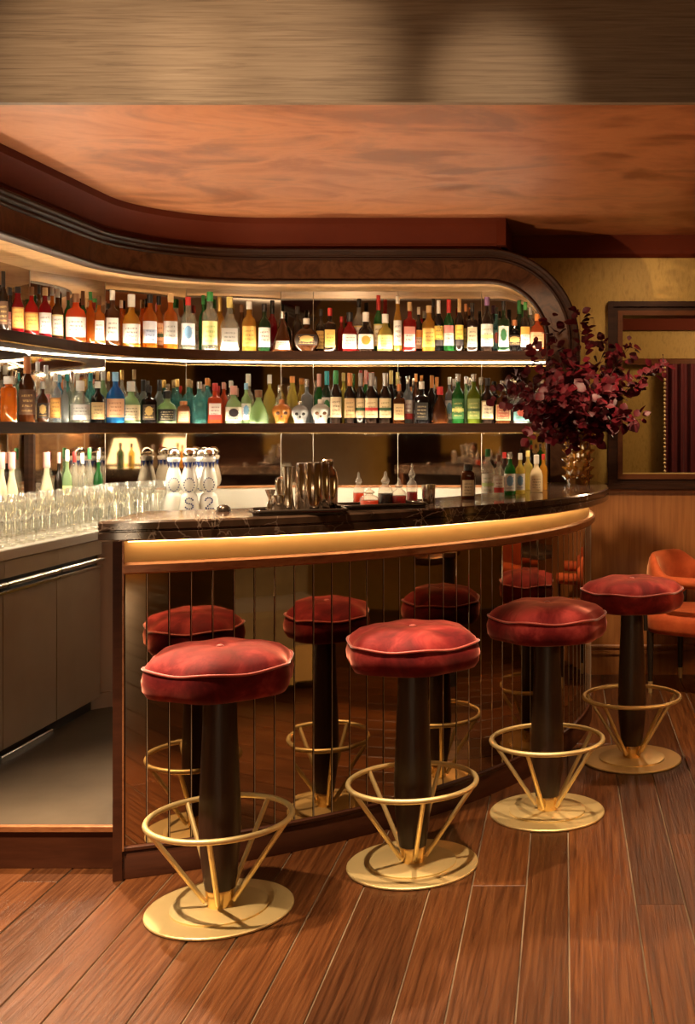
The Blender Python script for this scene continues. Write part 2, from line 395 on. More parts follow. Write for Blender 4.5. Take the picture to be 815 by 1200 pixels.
# frame of the opening
def frame_bars(mb, x0, x1, z0, z1, wd, y0, y1):
    mb.box(x0, x0+wd, y0, y1, z0, z1); mb.box(x1-wd, x1, y0, y1, z0, z1)
    mb.box(x0+wd, x1-wd, y0, y1, z1-wd, z1); mb.box(x0+wd, x1-wd, y0, y1, z0, z0+wd); return mb
wf = MB()
frame_bars(wf, .112, 1.84, 1.06, 2.128, .03, YW-.05, YW); frame_bars(wf, .140, 1.812, 1.088, 2.10, .03, YW-.035, YW)
win = struct('window_1', wf, 'dark_wood')
obj('window_lining', frame_bars(MB(), .168, 1.784, 1.116, 2.076, .028, YW-.045, YW+.15), 'wall_trim_wood', win)
# the room seen through the opening
struct('wall_far', MB().box(-1.5, 4.1, 9.0, 9.1, 0, 3), 'wallpaper')
struct('trim_2', MB().box(-1.5, 4.1, 8.93, 8.999, 2.18, 2.30), 'cornice')
struct('trim_3', MB().box(.3, 4.1, 8.90, 8.999, 1.905, 1.955, .01), 'wall_trim_wood')
struct('ceiling_far', MB().box(-1.5, 4.1, 6.64, 9.1, 2.5, 2.6), 'front_ceiling')
struct('floor_far', MB().box(-1.5, 4.1, 6.64, 9.1, -.05, 0), 'plinth_wood')
light('far_room_fill', 'POINT', (1.2, 7.9, 2.25), 16, size=.12)  # unseen source added to brighten the room beyond
cu = MB(); pts = []
for i in range(181):
    u = i/180; pts.append((.60+2.2*u, 8.86+.028*sin(u*2*pi*30)+.01*sin(u*97)))
cu.loft([[(px_, py, .03) for px_, py in pts], [(px_+.004*sin(j), py, 1.0) for j, (px_, py) in enumerate(pts)], [(px_, py, 1.91) for px_, py in pts]], False, False, False)
ct = obj('curtain', cu, 'curtain', smooth='all'); tag(ct, 'crimson pleated curtain hanging in the room beyond the framed opening', 'curtain')
br = MB()
for i in range(60): br.sphere((.595, 8.85, .05+i*.031), .013, 6, 4)
obj('braid_edging', br, 'brass', ct)
# side and rear walls of the room
struct('wall_left', MB().box(-3.1, -3.0, -4.2, 6.6, 0, 3.1), 'wallpaper')
struct('wall_right', MB().box(4.0, 4.1, -4.2, 6.6, 0, 3.1), 'wallpaper')
wr = struct('wall_front', MB().box(-3.1, 4.1, -4.3, -4.2, 0, 3.1), 'wallpaper')
for a, b in ((-2.95, -2.2), (-1.3, -.9), (0.2, 1.2), (2.0, 2.5)):
    obj('timber_panel', MB().box(a, b, -4.2, -4.17, .15, 2.6), 'dark_wood', wr)
struct('trim_4', MB().box(-3.0, 4.0, -4.199, -4.16, .9, 1.0), 'dark_wood')
# ceilings: low copper ceiling over the bar, its timber front, higher ceiling of the front room
YB = 3.85
struct('ceiling', MB().box(-3.0, 4.0, YB+.0, 6.5, 2.5, 2.56), 'ceiling')
struct('beam', MB().box(-3.0, 4.0, YB-.03, YB, 2.5, 3.1), 'beam_wood')
struct('ceiling_front', MB().box(-3.0, 4.0, -4.2, YB-.03, 3.0, 3.1), 'front_ceiling')
# cornice on the back wall
struct('trim_5', MB().sweep([(0, 0), (.02, .03), (.04, .035), (.10, .07), (.12, .075)], [((xx, YW-.0005, 2.38), (0, 0, 1), (0, -1, 0)) for xx in (-.5, 4.0)]), 'cornice')
# raised bartender platform
pf = struct('trim_6', MB().box(-3.0, -1.40, 3.62, 6.4, .0, .128), 'plinth_wood')
obj('rubber_mat', MB().box(-3.0, -1.42, 3.625, 6.38, .128, .134), 'rubber', pf)
obj('metal_nosing', MB().box(-3.0, -1.44, 3.612, 3.63, .118, .136, .002), 'copper_trim', pf)
# ---------------------------------------------------------------- canopy over the shelves
XA, RI, ZC = -.224, .31, 2.17        # pier inner edge, arch radius, opening height
def canopy_frames(r, x_end=None, pier=True):
    fr = []
    for i in range(9): fr.append(path_pt(r, -2.2+i*.275)+(0,))
    P = [(path_pt(r, -2.2+i*.275), path_n(-1)) for i in range(9)]+[(path_pt(r, i/24), path_n(i/24)) for i in range(1, 25)]
    xe = (XA-RI) if x_end is None else x_end
    P += [((C0[0]+(xe-C0[0])*i/4, C0[1]+r), (0, -1)) for i in range(1, 5)]
    out = [((p[0], p[1], ZC), (0, 0, 1), (n[0], n[1], 0)) for p, n in P]
    if pier:
        for i in range(1, 19):
            a = pi/2*(1-i/18); o = (cos(a), 0, sin(a))
            out.append(((XA-RI+RI*o[0], C0[1]+r, ZC-RI+RI*o[2]), o, (0, -1, 0)))
        out.append(((XA, C0[1]+r, 1.121), (1, 0, 0), (0, -1, 0)))
    return out
FR = canopy_frames(.64)
can = thing('back_bar_canopy', 'dark burl wood canopy curving round the corner and arching down beside the bottle shelves', 'canopy', (0, 0, 0))
obj('burl_band', MB().sweep([(.022, .0), (.118, .0)], FR), 'burl', can, 'all')
obj('upper_moulding', MB().sweep([(.118, 0), (.121, .010), (.127, .014), (.132, .010), (.134, .004), (.14, .004), (.143, .016), (.152, .024), (.158, .016), (.162, .03), (.172, .034), (.178, .026), (.178, -.05)], FR), 'dark_wood', can, 'all')
obj('lower_moulding', MB().sweep([(0, -.06), (0, .006), (.004, .013), (.012, .015), (.018, .008), (.022, 0)], FR), 'dark_wood', can, 'all')
obj('soffit', MB().sweep([(.003, -.05), (.003, -.41)], FR), 'soffit_wood', can, 'all')
obj('side_return', MB().sweep([(.178, -.05), (.178, -.53)], FR[-24:]), 'dark_wood', can, 'all')
FB = canopy_frames(.64, -.46, False)
blk = struct('trim_7', MB().sweep([(.176, -.06), (.176, -.01), (.20, .0), (.205, .012), (.25, .025), (.29, .05), (.30, .062), (.33, .068)], FB), 'cornice', smooth=True)
e = FB[-1][0]
obj('end_return', MB().box(e[0]-.02, e[0]+.03, 5.905, YW, 2.36, 2.5), 'cornice', blk)
# ---------------------------------------------------------------- mirrored back wall, steel splash, shelves
mir = thing('back_bar_mirror', 'smoky antique mirror panels lining the wall behind the bottle shelves', 'mirror')
angs = [10, 36, 60, 88]
mp = [(C0[0]-1.04, 3.3), (C0[0]-1.04, 4.4)]+[(C0[0]-1.04*cos(radians(a)), C0[1]+1.04*sin(radians(a))) for a in angs]+[(-1.545, 6.37), (-1.07, 6.37), (-.60, 6.37), (-.215, 6.37)]
for (x0, y0), (x1, y1) in zip(mp, mp[1:]):
    L = hypot(x1-x0, y1-y0); d = ((x1-x0)/L, (y1-y0)/L); n = (d[1], -d[0]); g = .0015
    a = (x0+d[0]*g, y0+d[1]*g); b = (x1-d[0]*g, y1-d[1]*g)
    obj('mirror_panel', MB().prism([(a[0], a[1]), (b[0], b[1]), (b[0]-n[0]*.006, b[1]-n[1]*.006), (a[0]-n[0]*.006, a[1]-n[1]*.006)], 1.085, 2.175), 'mirror', mir)
    obj('mirror_seam', MB().tube([(x0+n[0]*.001, y0+n[1]*.001, 1.085), (x0+n[0]*.001, y0+n[1]*.001, 2.17)], .0016, 6), 'seam', mir)
pp = mp[2]
obj('mirror_post', MB().box(pp[0]-.003, pp[0]+.022, pp[1]-.012, pp[1]+.012, 1.087, 1.376), 'dark_wood', mir)
# the wall the mirrors hang on
struct('wall_corner', MB().prism([(x-.012 if i < 6 else x, y+.012) for i, (x, y) in enumerate(mp)]+[(-.215, 6.49), (-2.95, 6.49), (-2.95, 3.3)], .95, 2.2), 'dark_wood')
spl = MB(); prof = [(0, .9505), (.0, 1.072), (-.02, 1.072)]
spf = [((x, y, 0), (0, 0, 1), (0, 0, 0)) for x, y in mp]
r1 = [(x, y, .951) for x, y in mp]; r2 = [(x, y, 1.074) for x, y in mp]
inn = [(C0[0]-1.026, 3.3), (C0[0]-1.026, 4.4)]+[(C0[0]-1.026*cos(radians(a)), C0[1]+1.026*sin(radians(a))) for a in angs]+[(x, 6.356) for x in (-1.545, -1.07, -.6, -.215)]
spl = MB().prism(inn+mp[::-1], .951, 1.074)
so = obj('splashback', spl, 'steel_top'); tag(so, 'plain pale steel splashback under the antique mirror behind the counter', 'splashback')
obj('copper_rail', MB().prism([(x+.004*(i < 3), y-.004*(i >= 3)) for i, (x, y) in enumerate(inn)]+mp[::-1], 1.074, 1.086), 'copper_trim', so)
def shelf(name, zt, label, up):
    th = .048; t = thing(name, label, 'shelf')
    S = [-2.2+i*.275 for i in range(9)]+[i/20 for i in range(1, 21)]
    PX = [path_pt(.76, s)+path_n(s) for s in S]+[(XA-.002, C0[1]+.76, 0, -1)]
    front = [(p[0], p[1]) for p in PX]
    back = [(p[0]-p[2]*.255, p[1]-p[3]*.255) for p in PX]
    brd = MB().prism([(p[0]-p[2]*.016, p[1]-p[3]*.016) for p in PX]+[(p[0]-p[2]*.24, p[1]-p[3]*.24) for p in PX][::-1], zt-th+.006, zt)
    obj('shelf_board', brd, 'shelf_wood', t)
    obj('front_edge', MB().prism(front+[(p[0]-p[2]*.016, p[1]-p[3]*.016) for p in PX][::-1], zt-th+.003, zt+.004, .002), 'shelf_wood', t)
    obj('brass_trim', MB().prism([(p[0]+p[2]*.002, p[1]+p[3]*.002) for p in PX]+[(p[0]-p[2]*.014, p[1]-p[3]*.014) for p in PX][::-1], zt-th-.002, zt-th+.003), 'brass_polished', t)
    # LED under the rear edge, along the mirror facets
    q = [(C0[0]-1.025, 3.3)]+[(C0[0]-1.022*cos(radians(a)), C0[1]+1.022*sin(radians(a))) for a in angs]+[(XA-.01, 6.355)]
    if up:
        obj('led_strip', MB().tube([(x, y, zt-.0425) for x, y in q], .0036, 8), 'led', t)
        obj('uplight_strip', MB().prism([(p[0]-p[2]*.018, p[1]-p[3]*.018) for p in PX]+[(p[0]-p[2]*.026, p[1]-p[3]*.026) for p in PX][::-1], zt+.0002, zt+.0015), 'led_up', t)
    else:
        obj('downlight_strip', MB().prism([(p[0]-p[2]*.03, p[1]-p[3]*.03) for p in PX]+[(p[0]-p[2]*.045, p[1]-p[3]*.045) for p in PX][::-1], zt-th+.001, zt-th+.005), 'led_down', t)
        obj('uplight_strip', MB().prism([(p[0]-p[2]*.018, p[1]-p[3]*.018) for p in PX]+[(p[0]-p[2]*.022, p[1]-p[3]*.022) for p in PX][::-1], zt+.0002, zt+.0015), 'led_up', t)
    return t
ZU, ZL = 1.817, 1.428
shelf('bottle_shelf', ZU, 'upper dark wooden bottle shelf curving round the corner with light strips', True)
shelf('bottle_shelf', ZL, 'lower dark wooden bottle shelf just above the mirror band', False)
# ---------------------------------------------------------------- steel back counter and cabinets
ZK = .95
S = [-2.2+i*.275 for i in range(9)]+[i/16 for i in range(1, 17)]
FP = [path_pt(.48, s) for s in S]+[(-.26, C0[1]+.48)]
BP = [path_pt(1.0, s) for s in S]+[(-.26, C0[1]+1.0)]
wt = obj('steel_worktop', MB().prism(FP+BP[::-1], ZK-.038, ZK, .003), 'steel_top')
tag(wt, 'stainless steel worktop crowded with glasses along the left side of the bar', 'worktop')
PZ = .134
dy = [(5.115, 4.693), (4.693, 4.262), (4.262, 3.83), (3.83, 3.40)]
labs = ['steel under-counter cabinet farthest from the viewer, beside the pale corner panel', 'steel under-counter cabinet with kick plate, second from the pale corner panel', 'steel under-counter cabinet cut off by the left edge of the photo']
for (y1, y0), lb in zip(dy, labs):
    c = thing('steel_cabinet', lb, 'cabinet', (-2.2, (y0+y1)/2, PZ), 0, 'steel cabinets under the worktop')
    h = (y1-y0)/2
    obj('carcass', MB().box(-.44, -.024, -h+.001, h-.001, .06, .775), 'black_leg', c)
    obj('plinth', MB().box(-.40, -.045, -h+.001, h-.001, 0, .06), 'black_leg', c)
    obj('apron', MB().box(-.022, .006, -h+.001, h-.001, .705, .77), 'steel', c)
    d = obj('door', MB().box(-.022, 0, -h+.0035, h-.0035, .062, .648), 'steel', c)
    obj('handle', MB().tube([(.012, -h+.006, .682), (.012, h-.006, .682)], .011, 10).box(-.02, .014, -h+.003, h-.003, .648, .66, .003), 'steel_bright', d, True)
obj('kick_plate', MB().box(-.045, -.012, -.20, .21, .002, .03, .004), 'steel_bright', bpy.data.objects['steel_cabinet.001'])
cp = thing('corner_panel', 'pale steel corner panel with plinth between the cabinets and the bar end', 'panel', (-2.23, 5.15, PZ), radians(40))
obj('panel', MB().box(0, .10, 0, .02, .07, .775), 'steel_top', cp); obj('panel', MB().box(.104, .55, 0, .02, .07, .775), 'steel_top', cp)
obj('plinth', MB().box(-.03, .55, -.012, .02, 0, .068), 'steel_top', cp)
# ---------------------------------------------------------------- the bar
BC = (-2.18, 5.60)
bar = thing('bar_counter', 'curved cocktail bar fronted with bronze mirror strips and a glowing brass band', 'bar', (0, 0, 0))
A0, A1 = -70.45, 24.0
obj('core', MB().arc([(2.12, 0), (2.178, 0), (2.178, 1.055), (2.12, 1.055)], BC, A0-.7, A1, 80), 'plinth_wood', bar)
obj('plinth', MB().arc([(2.17, 0), (2.198, 0), (2.198, .078), (2.194, .084), (2.20, .088), (2.20, .097), (2.192, .102), (2.17, .102)], BC, A0-.75, A1, 90), 'plinth_wood', bar, True)
st = (A1-A0)/55
for i in range(55):
    a0, a1 = A0+st*i+.02, A0+st*(i+1)-.02
    rr = 2.192; c0, c1 = radians(a0), radians(a1)
    P0 = (BC[0]+rr*cos(c0), BC[1]+rr*sin(c0)); P1 = (BC[0]+rr*cos(c1), BC[1]+rr*sin(c1))
    L = hypot(P1[0]-P0[0], P1[1]-P0[1]); d = ((P1[0]-P0[0])/L, (P1[1]-P0[1])/L); n = (d[1], -d[0]); bv = .0024
    jt = R.uniform(-.0009, .0009)
    def q(u, v): return (P0[0]+d[0]*u-n[0]*v, P0[1]+d[1]*u-n[1]*v)
    poly = [q(0, .003), q(bv, jt*0+.0), q(L-bv, jt), q(L, .003), q(L, .010), q(0, .010)]
    obj('mirror_strip', MB().prism(poly, .103, .949), 'bar_mirror', bar)
    if i: obj('bevelled_seam', MB().box(-.0009, .0009, -.0009, .0009, .103, .949), 'seam', bar, loc=(BC[0]+2.1925*cos(c0), BC[1]+2.1925*sin(c0), 0), rz=c0)
obj('end_post', MB().arc([(2.07, .0), (2.205, .0), (2.205, 1.055), (2.07, 1.055)], BC, A0-.85, A0-.14, 2), 'plinth_wood', bar)
obj('copper_edge', MB().arc([(2.07, .09), (2.205, .09), (2.205, 1.055), (2.07, 1.055)], BC, A0-.14, A0-.01, 1), 'copper_trim', bar)
obj('copper_moulding', MB().arc([(2.18, .949), (2.204, .949), (2.212, .955), (2.212, .978), (2.204, .985), (2.18, .985)], BC, A0, A1, 90), 'copper_trim', bar, True)
obj('brass_band', MB().arc([(2.17, .985), (2.184, .985), (2.184, 1.056), (2.17, 1.056)], BC, A0, A1, 90), 'brass_band', bar, True)
obj('led_strip', MB().arc([(2.200, 1.050), (2.210, 1.050), (2.210, 1.057), (2.200, 1.057)], BC, A0+.3, A1, 90), 'led_bar', bar)
cap_a = radians(A1)
def slab_pt(r, f, z):
    a0 = -72.2+(2.28-r)/.45*3.6
    a = radians(a0+(26.0-a0)*f); return (BC[0]+r*cos(a), min(BC[1]+r*sin(a), 6.345 if BC[0]+r*cos(a) < -.2 else 6.455), z)
prof = [(1.83, 1.058), (2.272, 1.058), (2.28, 1.064), (2.28, 1.085), (2.275, 1.088), (2.275, 1.091), (2.28, 1.094), (2.28, 1.114), (2.274, 1.12), (1.836, 1.12), (1.83, 1.114)]
sl = MB().loft([[slab_pt(r, i/100, z) for r, z in prof] for i in range(101)])
so = obj('marble_countertop', sl, 'marble', smooth=True); tag(so, 'dark veined marble countertop following the curve of the bar', 'countertop')
# ================================================================ BAR STOOLS
def lobed(r, z, n=72, amp=.03, k=6, ph=0.0, wob=0):
    return [(r*(1+amp*cos(k*2*pi*i/n))*cos(2*pi*i/n), r*(1+amp*cos(k*2*pi*i/n))*sin(2*pi*i/n), z+wob*cos(k*2*pi*i/n)) for i in range(n)]
def make_stool():
    t = thing('bar_stool', '-', 'bar stool', group='velvet bar stools along the bar')
    pr = [(.06, .638, 0), (.17, .638, .5), (.198, .645, .9), (.208, .662, 1), (.212, .69, 1), (.208, .708, 1)]
    sm = MB().loft([lobed(r, z, amp=.05*a) for r, z, a in pr]+[lobed(r, z, amp=.05*a, wob=w_) for r, z, a, w_ in
          [(.203, .722, 1, .005), (.196, .735, 1, .005), (.175, .752, .9, .004), (.13, .768, .6, .002), (.08, .774, .3, .001), (.03, .772, 0, 0), (.008, .766, 0, 0)]])
    obj('cushion', sm, 'velvet', t, 'all')
    obj('piping', MB().tube(lobed(.207, .722, amp=.05, wob=.005), .0042, 6, closed=True), 'piping', t, 'all')
    obj('tuft_button', MB().sphere((0, 0, .768), .011, 10, 6, sz=.5), 'piping', t, 'all')
    col = [(.042, .06), (.047, .09), (.054, .15), (.0585, .21), (.060, .26), (.0585, .32), (.054, .42), (.049, .54), (.0465, .639)]
    obj('column', MB().lathe(col, 28), 'stool_wood', t, True)
    obj('base_disc', MB().lathe([(.207, 0), (.2095, .002), (.2095, .006), (.207, .0085), (.05, .0085)], 64), 'brass', t, True)
    obj('base_collar_plate', MB().lathe([(.139, .0085), (.139, .0135), (.137, .0145), (.03, .0145)], 56), 'brass', t, True)
    obj('collar', MB().lathe([(.037, .0145), (.0385, .03), (.043, .064), (.0425, .066)], 28), 'brass_polished', t, True)
    obj('foot_ring', MB().tube([(.204*cos(2*pi*i/56), .204*sin(2*pi*i/56), .268) for i in range(56)], .0085, 10, closed=True), 'brass', t, 'all')
    for i in range(5):
        a = 2*pi*i/5
        obj('strut', MB().tube([(.042*cos(a), .042*sin(a), .03), (.201*cos(a), .201*sin(a), .264)], .0075, 8), 'brass', t, True)
    return t
stools = [(258, 1065.6, -80, 'red velvet bar stool nearest the viewer, at the left end of the bar'),
          (484, 1013.3, -72, 'red velvet bar stool second from the left, in front of the middle of the bar'),
          (641.8, 952, -108, 'red velvet bar stool third from the left, just left of the farthest one'),
          (741, 890, -54, 'farthest red velvet bar stool, in front of the rust armchair')]
s0 = make_stool()
for i, (px, py, rot, lb) in enumerate(stools):
    Y = 1862/(py-HZ); o = s0 if i == 0 else copy_tree(s0, (0, 0, 0))
    o.location = ((px-CX)/F*Y, Y, 0); o.rotation_euler.z = radians(rot); o['label'] = lb
# ================================================================ RUST ARMCHAIR
def make_chair(t):
    # local frame: +x is the way the chair faces
    seat = MB().loft([[(x*s_, y*s_, z) for x, y in [(-.24+.08*(1-cos(a))*0+.26*(abs(cos(a))**.5)*(1 if cos(a) > 0 else -1)*1.0+.25, .255*(abs(sin(a))**.5)*(1 if sin(a) > 0 else -1)) for a in [2*pi*i/40 for i in range(40)]]]
                      for s_, z in ((.9, .318), (.98, .326), (1.0, .35), (1.0, .39), (.98, .415), (.9, .43), (.6, .436), (.2, .436))])
    obj('seat', seat, 'rust_velvet', t, 'all')
    rings = []
    for i in range(41):     # barrel back that sinks into two arms
        a = radians(-150+300*i/40); c = abs(a)/radians(150)
        rx = -.265*cos(a)*.92; ry = .285*sin(a)
        if abs(a) > pi/2: rx = .235*sin(abs(a)-pi/2)*1.45+.0; ry = .285*(1 if a > 0 else -1)
        k = max(0, min(1, (abs(a)-.55)/.75)); k = k*k*(3-2*k)
        top = .735*(1-k)+.635*k; bot = .47*(1-k)+.575*k; th = .034
        nx, ny = -cos(a), sin(a)
        if abs(a) > pi/2: nx, ny = 0, (1 if a > 0 else -1)
        ring = []
        for j in range(14):
            b = 2*pi*j/14; zz = (top+bot)/2+(top-bot)/2*sin(b)*(1 if abs(sin(b)) < .99 else 1); oo = th*cos(b)
            ring.append((rx+nx*oo, ry+ny*oo, zz))
        rings.append(ring)
    obj('barrel_back', MB().loft(rings), 'rust_velvet', t, 'all')
    for x, y, r0, r1 in ((-.20, -.20, .014, .019), (-.20, .20, .014, .019), (.24, -.20, .014, .019), (.24, .20, .014, .019)):
        l = obj('leg', MB().lathe([(.013, .06), (.020, .33)], 14, (x, y, 0)), 'black_leg', t, True)
        obj('brass_ferrule', MB().lathe([(.0115, 0), (.0135, .061)], 14, (x, y, 0)), 'brass', l, True)
        obj('arm_post', MB().tube([(x*1.0, y*1.28, .34), (x*1.0, y*1.36, .60)], .012, 8), 'black_leg', t, True)
ch = thing('armchair', 'rust orange velvet armchair cut by the right edge in front of the panelled wall', 'chair', (.60, 6.12, 0), radians(-28))
make_chair(ch)
ch2 = copy_tree(ch, (1.75, 5.5, 0), radians(160), 'rust velvet armchair past the right edge, seen only reflected in the bar mirrors')
tb = thing('cafe_table', 'small round table past the right edge, seen only reflected in the bar mirrors', 'table', (1.2, 5.62, 0))
obj('tabletop', MB().lathe([(.30, .70), (.31, .705), (.31, .725), (.30, .73)], 40), 'marble', tb, True)
obj('pedestal', MB().lathe([(.2, 0), (.2, .015), (.04, .03), (.03, .70)], 24), 'brass', tb, True)
tl = obj('tumbler', MB().lathe([(.03, .0), (.036, .09), (.033, .09), (.028, .008)], 16), 'clear_glass', smooth=True, loc=(1.15, 5.55, .73)); tag(tl, 'clear tumbler on the small table seen in the bar mirrors', 'glass')
# ---- things behind the viewer that the mirrors show
sf = thing('fringed_sofa', 'olive velvet sofa with gold bullion fringe, seen only reflected in the bar mirrors', 'sofa', (.95, 2.0, 0), radians(38))
obj('seat', MB().prism([(-.5, -.35), (.5, -.35), (.5, .35), (-.5, .35)], .22, .45, .03), 'sofa', sf)
obj('backrest', MB().prism([(-.5, -.42), (.5, -.42), (.5, -.22), (-.5, -.22)], .22, .82, .04), 'sofa', sf)
fg = MB()
for i in range(100): fg.box(-.5+i*.01, -.493+i*.01, .352, .36, .06, .25); fg.box(-.5+i*.01, -.493+i*.01, -.431, -.422, .05, .25)
for i in range(70): fg.box(-.507, -.502, -.35+i*.01, -.344+i*.01, .05, .23); fg.box(.502, .507, -.35+i*.01, -.344+i*.01, .05, .23)
obj('fringe', fg, 'fringe', sf)['kind'] = 'stuff'
for i, (x, y) in enumerate(((1.31, 3.99), (1.62, 4.30))):
    t = thing('table_lamp', ('table lamp with cream shade, left of two reflected in the mirror band', 'table lamp with cream shade, right of two reflected in the mirror band')[i], 'lamp', (x, y, .74), 0, 'table lamps past the right edge')
    obj('base', MB().lathe([(.07, 0), (.07, .02), (.02, .05), (.045, .14), (.02, .24), (.012, .36)], 20), 'brass', t, True)
    obj('shade', MB().lathe([(.15, .36), (.09, .58)], 28, cap0=False, cap1=False), 'shade', t, True)
    light('lamp_bulb', 'POINT', (x, y, 1.16), 6, (1, .58, .26), .05)
    tb2 = thing('side_table', ('dark side table under the left reflected lamp', 'dark side table under the right reflected lamp')[i], 'table', (x, y, 0))
    obj('tabletop', MB().lathe([(.18, .70), (.19, .71), (.19, .735), (.18, .74)], 32), 'dark_wood', tb2, True)
    obj('pedestal', MB().lathe([(.14, 0), (.14, .02), (.03, .05), (.03, .70)], 20), 'black_leg', tb2, True)
# ================================================================ VASE AND BURGUNDY BRANCHES
VX, VY = -.053, 5.86
vm = MB().lathe([(.058, 0), (.062, .01), (.064, .15), (.068, .30), (.072, .325), (.066, .325), (.060, .30), (.056, .02)], 28, cap1=False)
vs = thing('spiked_vase', 'amber glass vase studded with rows of spikes on the marble counter', 'vase', (VX, VY, 1.12))
obj('body', vm, 'vase', vs, True)
for rrow in range(7):
    sk = MB()
    for i in range(12):
        a = 2*pi*(i+.5*(rrow % 2))/12; z = .035+rrow*.044; r = .062+.006*rrow/7
        sk.tube([(r*cos(a), r*sin(a), z), ((r+.008)*cos(a), (r+.008)*sin(a), z+.002), ((r+.022)*cos(a), (r+.022)*sin(a), z+.007)], .017, 7, taper=.003)
    obj('spike_row', sk, 'vase', vs, True)
lf = []
for v in range(4):
    ln = (.040, .048, .044, .036)[v]; wd = ln*(.42, .36, .48, .40)[v]; mb = MB(); vv = []; 
    prof = [(0, .08), (.12, .55), (.35, .98), (.6, .95), (.82, .6), (1, .04)]
    for u, wv in prof:
        curl = .18*u*u*ln
        vv += [(-wd*wv, ln*u, .16*wd*wv-curl), (0, ln*u, -curl), (wd*wv, ln*u, .16*wd*wv-curl)]
    fs = []
    for k in range(len(prof)-1):
        fs += [(k*3, k*3+1, k*3+4, k*3+3), (k*3+1, k*3+2, k*3+5, k*3+4)]
    n0 = len(vv); vv += [(x, y, z-.0006) for x, y, z in vv]; fs += [tuple(i+n0 for i in f[::-1]) for f in fs]
    me = mb.add(vv, fs).mesh('leaf'); me.materials.append(MAT['leaf']); me.polygons.foreach_set('use_smooth', [True]*len(me.polygons)); lf.append(me)
from mathutils import Vector, Matrix
# tip pixels of each branch with its distance, and its label
branches = [
 ((680, 362), 5.75, 34, 'tall burgundy branch standing straight up from the amber vase'),
 ((645, 372), 5.62, 26, 'burgundy branch leaning up and left across the arch edge'),
 ((580, 462), 5.55, 38, 'long burgundy branch reaching far left across the lower bottle shelf'),
 ((600, 437), 5.70, 32, 'burgundy branch over the lower shelf, above the longest left-hand one'),
 ((783, 424), 5.55, 40, 'long burgundy branch reaching farthest right over the framed opening'),
 ((742, 402), 5.75, 34, 'burgundy branch rising right past the frame corner'),
 ((752, 492), 5.50, 34, 'drooping burgundy branch low on the right in front of the frame'),
 ((715, 398), 5.95, 30, 'burgundy branch between the straight one and the frame corner'),
 ((622, 402), 5.50, 32, 'burgundy branch curling out over the right end of the upper shelf'),
 ((618, 512), 5.45, 26, 'lowest burgundy branch on the left, hanging by the mirror edge'),
 ((700, 452), 5.42, 38, 'short bushy burgundy branch in front, right above the vase'),
 ((650, 448), 5.45, 36, 'short bushy burgundy branch in front, left above the vase'),
 ((672, 420), 5.60, 34, 'bushy burgundy branch in the middle of the bouquet'),
 ((720, 450), 5.60, 36, 'bushy burgundy branch right of the middle of the bouquet'),
 ((628, 470), 5.60, 34, 'bushy burgundy branch left of the middle of the bouquet')]
for bi, ((bx, by), bY, nl, lb) in enumerate(branches):
    tip = Vector(W(bx, by, bY)); root = Vector((VX+R.uniform(-.03, .03), VY+R.uniform(-.03, .03), 1.20))
    d = tip-root; mid = root+Vector((d.x*.28, d.y*.35, max(d.z*.62, .24+.15*R.random())))
    pts = []
    for i in range(15):
        u = i/14; pts.append(root*(1-u)**2+mid*2*u*(1-u)+tip*u*u)
    rel = [tuple(p-root) for p in pts]
    t = thing('leafy_branch', lb, 'branch', tuple(root), group='burgundy branches in the amber vase')
    obj('stem', MB().tube(rel, .0032, 6, taper=.0012), 'twig', t, True)
    nl = int(nl*(1.9 if bi < 10 else 2.6))
    for i in range(nl):
        u = .30+.70*(i+.5)/nl; j = min(13, int(u*14)); p = Vector(rel[j]).lerp(Vector(rel[j+1]), u*14-j); ax = (Vector(rel[j+1])-Vector(rel[j])).normalized()
        side = Vector((R.uniform(-1, 1), R.uniform(-1, 1), R.uniform(-.8, .9)))
        side = (side-ax*side.dot(ax)).normalized(); dirv = (ax*R.uniform(.1, .9)+side).normalized()
        off = side*R.uniform(.0, .04)*(1.0 if bi < 10 else 2.0)
        zax = Vector((R.uniform(-.7, .7), R.uniform(-1.2, .1), R.uniform(.1, 1))); xax = dirv.cross(zax).normalized(); zax = xax.cross(dirv)
        s = R.uniform(.95, 1.4)*(.8 if u > .92 else 1)
        mt = Matrix(((xax.x, dirv.x, zax.x), (xax.y, dirv.y, zax.y), (xax.z, dirv.z, zax.z))).to_4x4()
        o = bpy.data.objects.new('leaf', lf[i % 4]); COL.objects.link(o); o.parent = t
        o.matrix_local = Matrix.Translation(p+off) @ mt @ Matrix.Scale(s, 4)
# ================================================================ BOTTLES
G = {k: glass('glass_'+k, v[0], v[1]*(.78 if v[1] < .8 else 1), v[2], spec=.75) for k, v in {
 'clear': ((.96, .95, .88), .22, .6), 'green': ((.05, .30, .07), .6, .7), 'dkgreen': ((.02, .075, .025), .75, .6), 'teal': ((.30, .72, .70), .3, .6),
 'blue': ((.03, .30, .66), .75, .6), 'ltblue': ((.35, .66, .85), .6, .6), 'amber': ((.85, .32, .04), .6, .75), 'gold': ((.93, .58, .10), .55, .75), 'yellow': ((.93, .80, .28), .45, .7),
 'ltgreen': ((.66, .84, .52), .42, .5), 'red': ((.62, .03, .03), .65, .75), 'crimson': ((.42, .015, .03), .7, .7), 'orange': ((.9, .22, .06), .65, .75), 'brown': ((.16, .05, .015), .75, .6),
 'dark': ((.025, .014, .010), .85, .4), 'black': ((.006, .005, .005), .95, .2), 'copper': ((.55, .24, .13), .8, .5), 'cream': ((.85, .74, .50), .95, .4), 'grey': ((.5, .52, .52), .5, .5), 'pink': ((.85, .5, .42), .6, .6),
 'skullorange': ((.75, .33, .06), .85, .6), 'skullsilver': ((.42, .42, .42), .9, .3), 'skullwhite': ((.85, .82, .75), .8, .5), 'olive': ((.30, .36, .04), .65, .7)}.items()}
